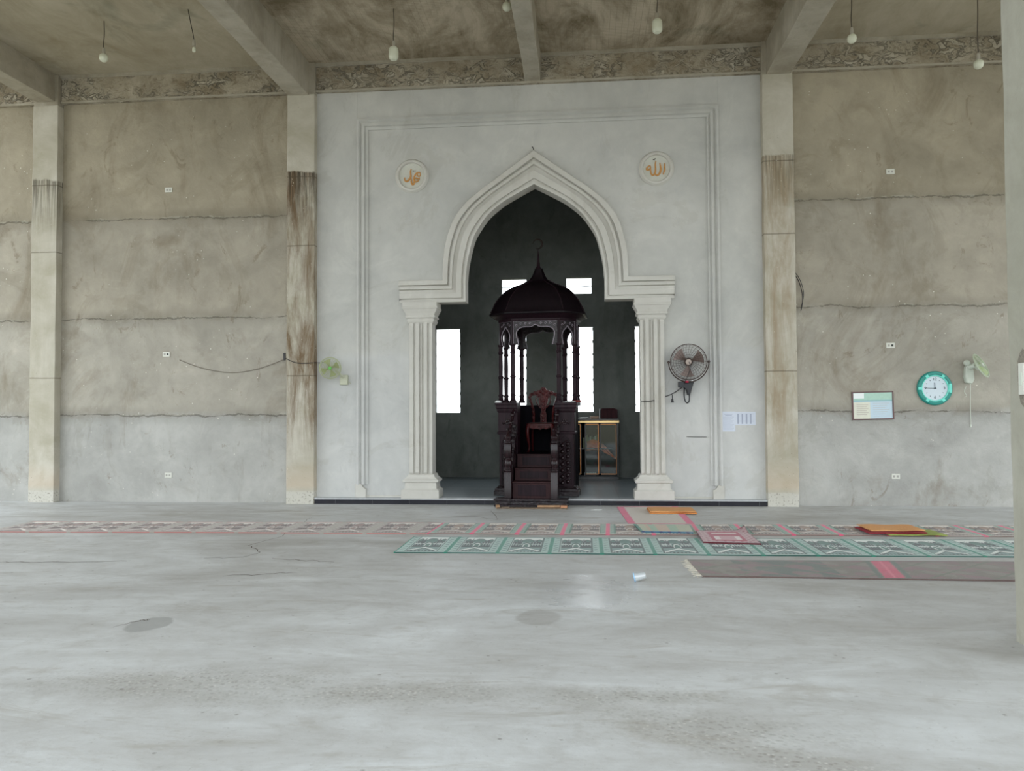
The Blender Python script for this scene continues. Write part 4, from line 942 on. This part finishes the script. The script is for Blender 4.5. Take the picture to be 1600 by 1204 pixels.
m_gg = plain('pale_green_wire', (170,176,140), .5); m_gbl = plain('green_plastic_blade', (156,164,110), .35); m_gh = plain('bright_green_badge', (96,176,70), .35); m_cream = plain('cream_plastic', (190,192,170), .4)
r, H = fan('wall_fan', 'small pale green wall fan on the white wall beside the stained column', (-3.18, .135, 2.12), .168, ((-.06,-.26,.04), R(12), R(3)), (m_gg, m_gbl, m_gh, m_cream), 'plastic')
m = MB(); m.box(.03, .16, -.06, 0, -.22, -.06); m.tube([(.09,-.05,-.10),(.06,-.14,-.05),(.0,-.18,.02)], .022, 8); m.obj('wall_bracket', m_cream, r, bevel=.01)
MB().tube(spline([(.10,-.04,-.21),(.16,-.02,-.17),(.20,-.02,-.20)], 4), .006, 6).obj('lead', m_cream, r)
m_wh = plain('white_plastic', (206,212,200), .35, 0, .03); m_wg = plain('greenish_white_wire', (190,200,178), .4); m_wb = plain('lime_plastic_blade', (170,190,120), .3)
r, H = fan('wall_fan', 'white and lime wall fan turned sideways beside the teal clock', (6.50, .15, 1.98), .19, ((.10,-.22,.12), R(46), R(-26)), (m_wg, m_wb, m_wh, m_wh), 'plastic')
m = MB(); m.prism([(-.045,-.13),(-.06,-.04),(-.05,.10),(-.02,.16),(.03,.16),(.06,.06),(.07,-.08),(.04,-.14)], -.09, 0); m.obj('wall_bracket', m_wh, r, bevel=.015)
MB().ball((-.03,-.07,.17), (.05,.05,.045), 10, 7).obj('swivel_cap', m_wh, r)
MB().tube([(.0,-.08,.10),(.05,-.14,.13)], .035, 10).obj('neck', m_wh, r)
MB().tube([(.02,-.06,-.12),(.03,-.02,-.45),(.035,-.01,-.77)], .0045, 6).obj('pull_cord', m_wh, r)
MB().tube([(.033,-.01,-.75),(.034,-.01,-.79)], .012, 6).obj('cord_end', m_wh, r)
MB().tube(spline([(-.03,-.03,-.18),(-.05,-.02,-.26),(-.02,-.02,-.32),(-.05,-.02,-.34)], 4), .005, 6).obj('lead', m_wh, r)

# ------------------------------------------------------------------ clock
def text_part(s, size, loc, mat, parent, name, ext=.002, extra_rot=0):
    cu_ = bpy.data.curves.new(name, 'FONT'); cu_.body = s; cu_.size = size; cu_.extrude = ext; cu_.align_x = 'CENTER'; cu_.align_y = 'CENTER'
    o = bpy.data.objects.new(name, cu_); scn.collection.objects.link(o)
    me = bpy.data.meshes.new_from_object(o.evaluated_get(bpy.context.evaluated_depsgraph_get())); bpy.data.objects.remove(o)
    me.transform(Matrix.Rotation(PI/2, 4, 'X') ); me.materials.clear(); me.materials.append(mat)
    ob = bpy.data.objects.new(name, me); scn.collection.objects.link(ob); ob.location = loc; ob.parent = parent; return ob
ck_ = thing('wall_clock', 'round teal wall clock with white dial on the right wall', 'clock', (6.025, .15, 1.775))
m_teal = plain('teal_plastic', (18,140,128), .3); m_aq = plain('aqua_plastic', (120,232,214), .3); m_face = plain('clock_dial', (214,226,234), .4, 0, .01); m_num = plain('clock_print', (70,80,92), .5)
MB().lathe_y([(.255,0),(.258,-.02),(.245,-.04),(.215,-.046),(.19,-.038),(.188,-.02),(.19,0)], 56, caps=False).obj('bezel', m_teal, ck_)
MB().lathe_y([(.19,-.030),(.198,-.044),(.188,-.044),(.180,-.030),(.19,-.030)], 48, caps=False).obj('inner_ring', m_aq, ck_)
for a in (180, 123, 57, 237, 303, 0):
    t = R(a); ca_, sa_ = math.cos(t), math.sin(t); Q = Matrix(((ca_,0,-sa_,0),(0,1,0,0),(sa_,0,ca_,0),(0,0,0,1)))
    w_ = .07 if a == 0 else .022
    MB(Q).box(.196, .246 if a == 180 else .232, -.050, -.03, -w_, w_).obj('bezel_accent', m_aq, ck_, bevel=.004)
MB().lathe_y([(.184,-.005),(.184,-.024),(.01,-.0242)], 40).obj('dial', m_face, ck_)
for s_, a in (('12',90),('3',0),('6',270),('9',180)): text_part(s_, .062, (.137*math.cos(R(a)), -.026, .137*math.sin(R(a))), m_num, ck_, 'numeral')
for k in range(12):
    if k % 3: t = 2*PI*k/12; MB().tube([(.128*math.cos(t), -.026, .128*math.sin(t)), (.146*math.cos(t), -.026, .146*math.sin(t))], .004, 5).obj('hour_tick', m_num, ck_)
MB().tube([(.0,-.029,-.0),(-.004,-.029,.085)], .005, 6).obj('hour_hand', m_num, ck_)
MB().tube([(.02,-.032,-.0),(-.125,-.032,.004)], .0035, 6).obj('minute_hand', m_num, ck_)
MB().lathe_y([(.012,-.024),(.012,-.036),(.002,-.037)], 12).obj('hub', m_num, ck_)

# framed notice, papers, sockets
fn_ = thing('framed_notice', 'framed pale blue and green printed notice on the right wall', 'picture frame', (5.125, .15, 1.52))
fn_.rotation_euler = (0, R(-1.0), 0)
m_fr = plain('maroon_frame', (110,84,84), .45)
m = MB(); a, b, t_ = .305, .215, .02
m.box(-a, a, -.022, 0, b-t_, b).box(-a, a, -.022, 0, -b, -b+t_).box(-a, -a+t_, -.022, 0, -b+t_, b-t_).box(a-t_, a, -.022, 0, -b+t_, b-t_); m.obj('frame', m_fr, fn_, bevel=.003)
MB().box(-a+t_, a-t_, -.012, -.002, -b+t_, b-t_).obj('print', plain('notice_blue', (196,216,228), .35, 0, .02), fn_)
MB().box(-a+t_, a-t_, -.0135, -.012, .085, b-t_).obj('header_band', plain('notice_green', (174,208,192), .35, 0, .06), fn_)
MB().box(-a+t_, a-t_, -.0138, -.012, .062, .085).obj('header_line', plain('notice_teal', (148,190,192), .35), fn_)
MB().box(-a+t_, -.04, -.0138, -.012, -b+t_, .055).obj('side_panel', plain('notice_cream', (222,222,206), .4, 0, .04), fn_)
m = MB()
for k in range(6): m.box(-.24, -.07-.02*(k % 2), -.0148, -.0138, .012-.03*k, .019-.03*k)
for k in range(7): m.box(.0, .24-.03*(k % 3), -.0142, -.012, .03-.032*k, .034-.032*k)
m.obj('text_line', plain('notice_text', (186,176,166), .5), fn_)
MB().box(-a+t_+.005, -.125, -.0146, -.0138, .11, b-t_-.005).obj('white_card', plain('bright_card', (240,246,244), .3), fn_)
m_ptx = plain('print_grey', (168,176,194), .7); m_sheet = plain('notice_sheet_white', (214,220,232), .7, 0, .01)
def sheet(cx, cz, w_, h_, label, table):
    r = thing('paper_notice', label, 'paper', (cx, .135, cz)); MB().box(-w_/2, w_/2, -.003, 0, -h_/2, h_/2).obj('sheet', m_sheet, r)
    m = MB()
    if table:
        for k in range(4): x = -w_/2+.03+k*(w_-.05)/4; m.box(x, x+.022, -.0042, -.003, -h_/2+.02, h_/2-.03)
        for k in range(8): z = h_/2-.03-k*.02; m.box(-w_/2+.02, w_/2-.02, -.0042, -.003, z, z+.002)
    else:
        m.box(-.07, .06, -.0042, -.003, h_/2-.045, h_/2-.035).box(-.05, .05, -.0042, -.003, h_/2-.06, h_/2-.053)
        for k in range(11): z = h_/2-.085-k*.0195; m.box(-w_/2+.018, w_/2-.018-.02*(k % 3), -.0042, -.003, z, z+.0035)
    m.obj('printed_lines', m_ptx, r)
sheet(2.978, 1.288, .20, .305, 'portrait printed sheet taped to the white wall', False); sheet(3.232, 1.333, .305, .205, 'landscape printed table sheet taped beside the portrait sheet', True)

m_sock = plain('ivory_socket', (214,214,204), .4); m_hole = plain('socket_hole', (168,166,158), .6); m_hole_d = plain('black_insert', (50,52,48), .6)
def sock(cx, cz, label, dark):
    r = thing('wall_socket', label, 'socket', (cx, .15, cz)); MB().box(-.062, .062, -.012, 0, -.04, .04).obj('plate', m_sock, r, bevel=.004)
    MB().box(-.042, -.010, -.014, -.011, -.016, .016).obj('insert', m_hole, r, bevel=.002); MB().box(.010, .042, -.014, -.011, -.016, .016).obj('insert', m_hole_d if dark else m_hole, r, bevel=.002)
sock(-6.09, 5.17, 'white socket plate highest on the left wall', False); sock(-6.11, 2.43, 'white socket plate at mid height on the left wall', True); sock(-6.06, .44, 'white socket plate low on the left wall near the floor', False)
sock(5.45, 5.09, 'white socket plate highest on the right wall', False); sock(5.40, 2.43, 'white socket plate on the right wall above the framed notice', True); sock(5.44, .45, 'white socket plate low on the right wall near the floor', False)
ps = thing('pillar_switch', 'white switch plate in a rough hole on the right-hand pillar', 'switch', (3.50, -7.0, 1.67))
m = MB(); rg = [(.0,.055),(.10,.06),(.16,.03),(.19,.0),(.14,-.04),(.08,-.05),(-.06,-.055),(-.13,-.04),(-.18,-.01),(-.15,.03),(-.08,.05)]
m.prism([(y, z) for z, y in rg], -.004, .004, 'yz'); m.obj('chipped_plaster', plain('chipped_mortar', (132,126,114), .95, 0, .3, 60, .8), ps)
MB().box(-.016, 0, -.032, .030, -.10, .10).obj('plate', m_sock, ps, bevel=.004)
MB().box(-.020, -.015, -.014, .012, -.04, .04).obj('rocker', m_wh, ps, bevel=.002)
# wires on the walls
tag(MB().tube(spline([(-5.88,.14,2.337),(-5.5,.135,2.20),(-5.01,.13,2.118),(-4.55,.13,2.17),(-4.07,.12,2.33)], 6), .005, 6).obj('hanging_wire', plain('brown_wire', (104,94,82), .6)), 'thin brown wire sagging across the left wall to the stained column', 'wire')
tag(MB().box(-4.055,-4.02,-.01,.02,2.30,2.42).obj('wire_clip', m_cord, bevel=.006), 'small black clip where the wire meets the stained column', 'clip')
tag(MB().tube(spline([(-4.03,-.006,2.34),(-3.85,-.008,2.26),(-3.66,-.008,2.25),(-3.53,.02,2.26),(-3.47,.125,2.26),(-3.36,.12,2.285),(-3.28,.0,2.27)], 5), .006, 6).obj('fan_cord', m_cord), 'dark cord crossing the stained column to the small green fan', 'cord')
tag(MB().tube(spline([(3.992,.145,3.55),(4.05,.12,3.45),(4.10,.12,3.28),(4.11,.12,3.12),(4.09,.145,2.98)], 5), .006, 6).tube(spline([(3.992,.145,3.60),(4.07,.11,3.46),(4.125,.11,3.25),(4.10,.145,3.05)], 5), .005, 6).obj('conduit_loop', m_cord), 'dark looped wire sticking out beside the tan column', 'wire')

# ------------------------------------------------------------------ hanging lamps
m_bulb = plain('frosted_bulb', (214,216,196), .35, 0, .02); m_skt = plain('white_socket', (170,164,150), .5); m_wire = plain('lamp_wire', (70,62,54), .6)
def lamp(x, y, z, style, label, kink=0, wtop=None):
    r = thing('hanging_bulb', label, 'lamp', (x, y, z))   # z = bulb centre
    s = 1
    top = 7.14-z
    h = .10 if style == 'capsule' else .06
    MB().tube(spline([(kink, 0, top), (kink*.6+.006, 0, top*.6+h*.4), (kink*.1-.004, 0, top*.3+h*.7), (0, 0, h+.07)], 5), .006, 6).obj('flex', m_wire, r)
    MB().lathe([(.008,h+.085),(.018,h+.08),(.022,h+.05),(.022,h+.02),(.02,h-.01)], 12).obj('lamp_holder', m_skt, r)
    if style == 'capsule': prof = [(.02,.095),(.05,.088),(.062,.072),(.067,.045),(.068,-.045),(.063,-.068),(.045,-.088),(.01,-.095)]
    elif style == 'small': prof = [(.02,.03),(.024,.0),(.022,-.025),(.006,-.035)]
    else: prof = [(.018,.06),(.035,.05),(.055,.03),(.062,.0),(.055,-.035),(.035,-.057),(.006,-.066)]
    MB().lathe(prof, 20).obj('bulb', m_bulb, r)
lamp(-6.113, -1.61, 6.604, 'globe', 'frosted bulb on a short wire under the left bay ceiling, leftmost of the bulbs')
lamp(-4.652, -1.80, 6.56, 'small', 'tiny bare lamp end on a kinked wire just left of the left ceiling beam', -.09)
lamp(-1.866, -1.52, 6.50, 'capsule', 'large frosted capsule bulb hanging left of the arch')
lamp(-.225, -1.90, 6.89, 'globe', 'bulb cut by the top edge of the picture beside the middle beam')
lamp(1.791, -1.60, 6.665, 'capsule', 'large frosted capsule bulb hanging right of the middle beam')
lamp(4.33, -1.60, 6.373, 'globe', 'frosted bulb on a long wire just right of the right beam')
lamp(5.916, -1.60, 5.956, 'globe', 'frosted bulb hanging lowest, beside the right-hand pillar')
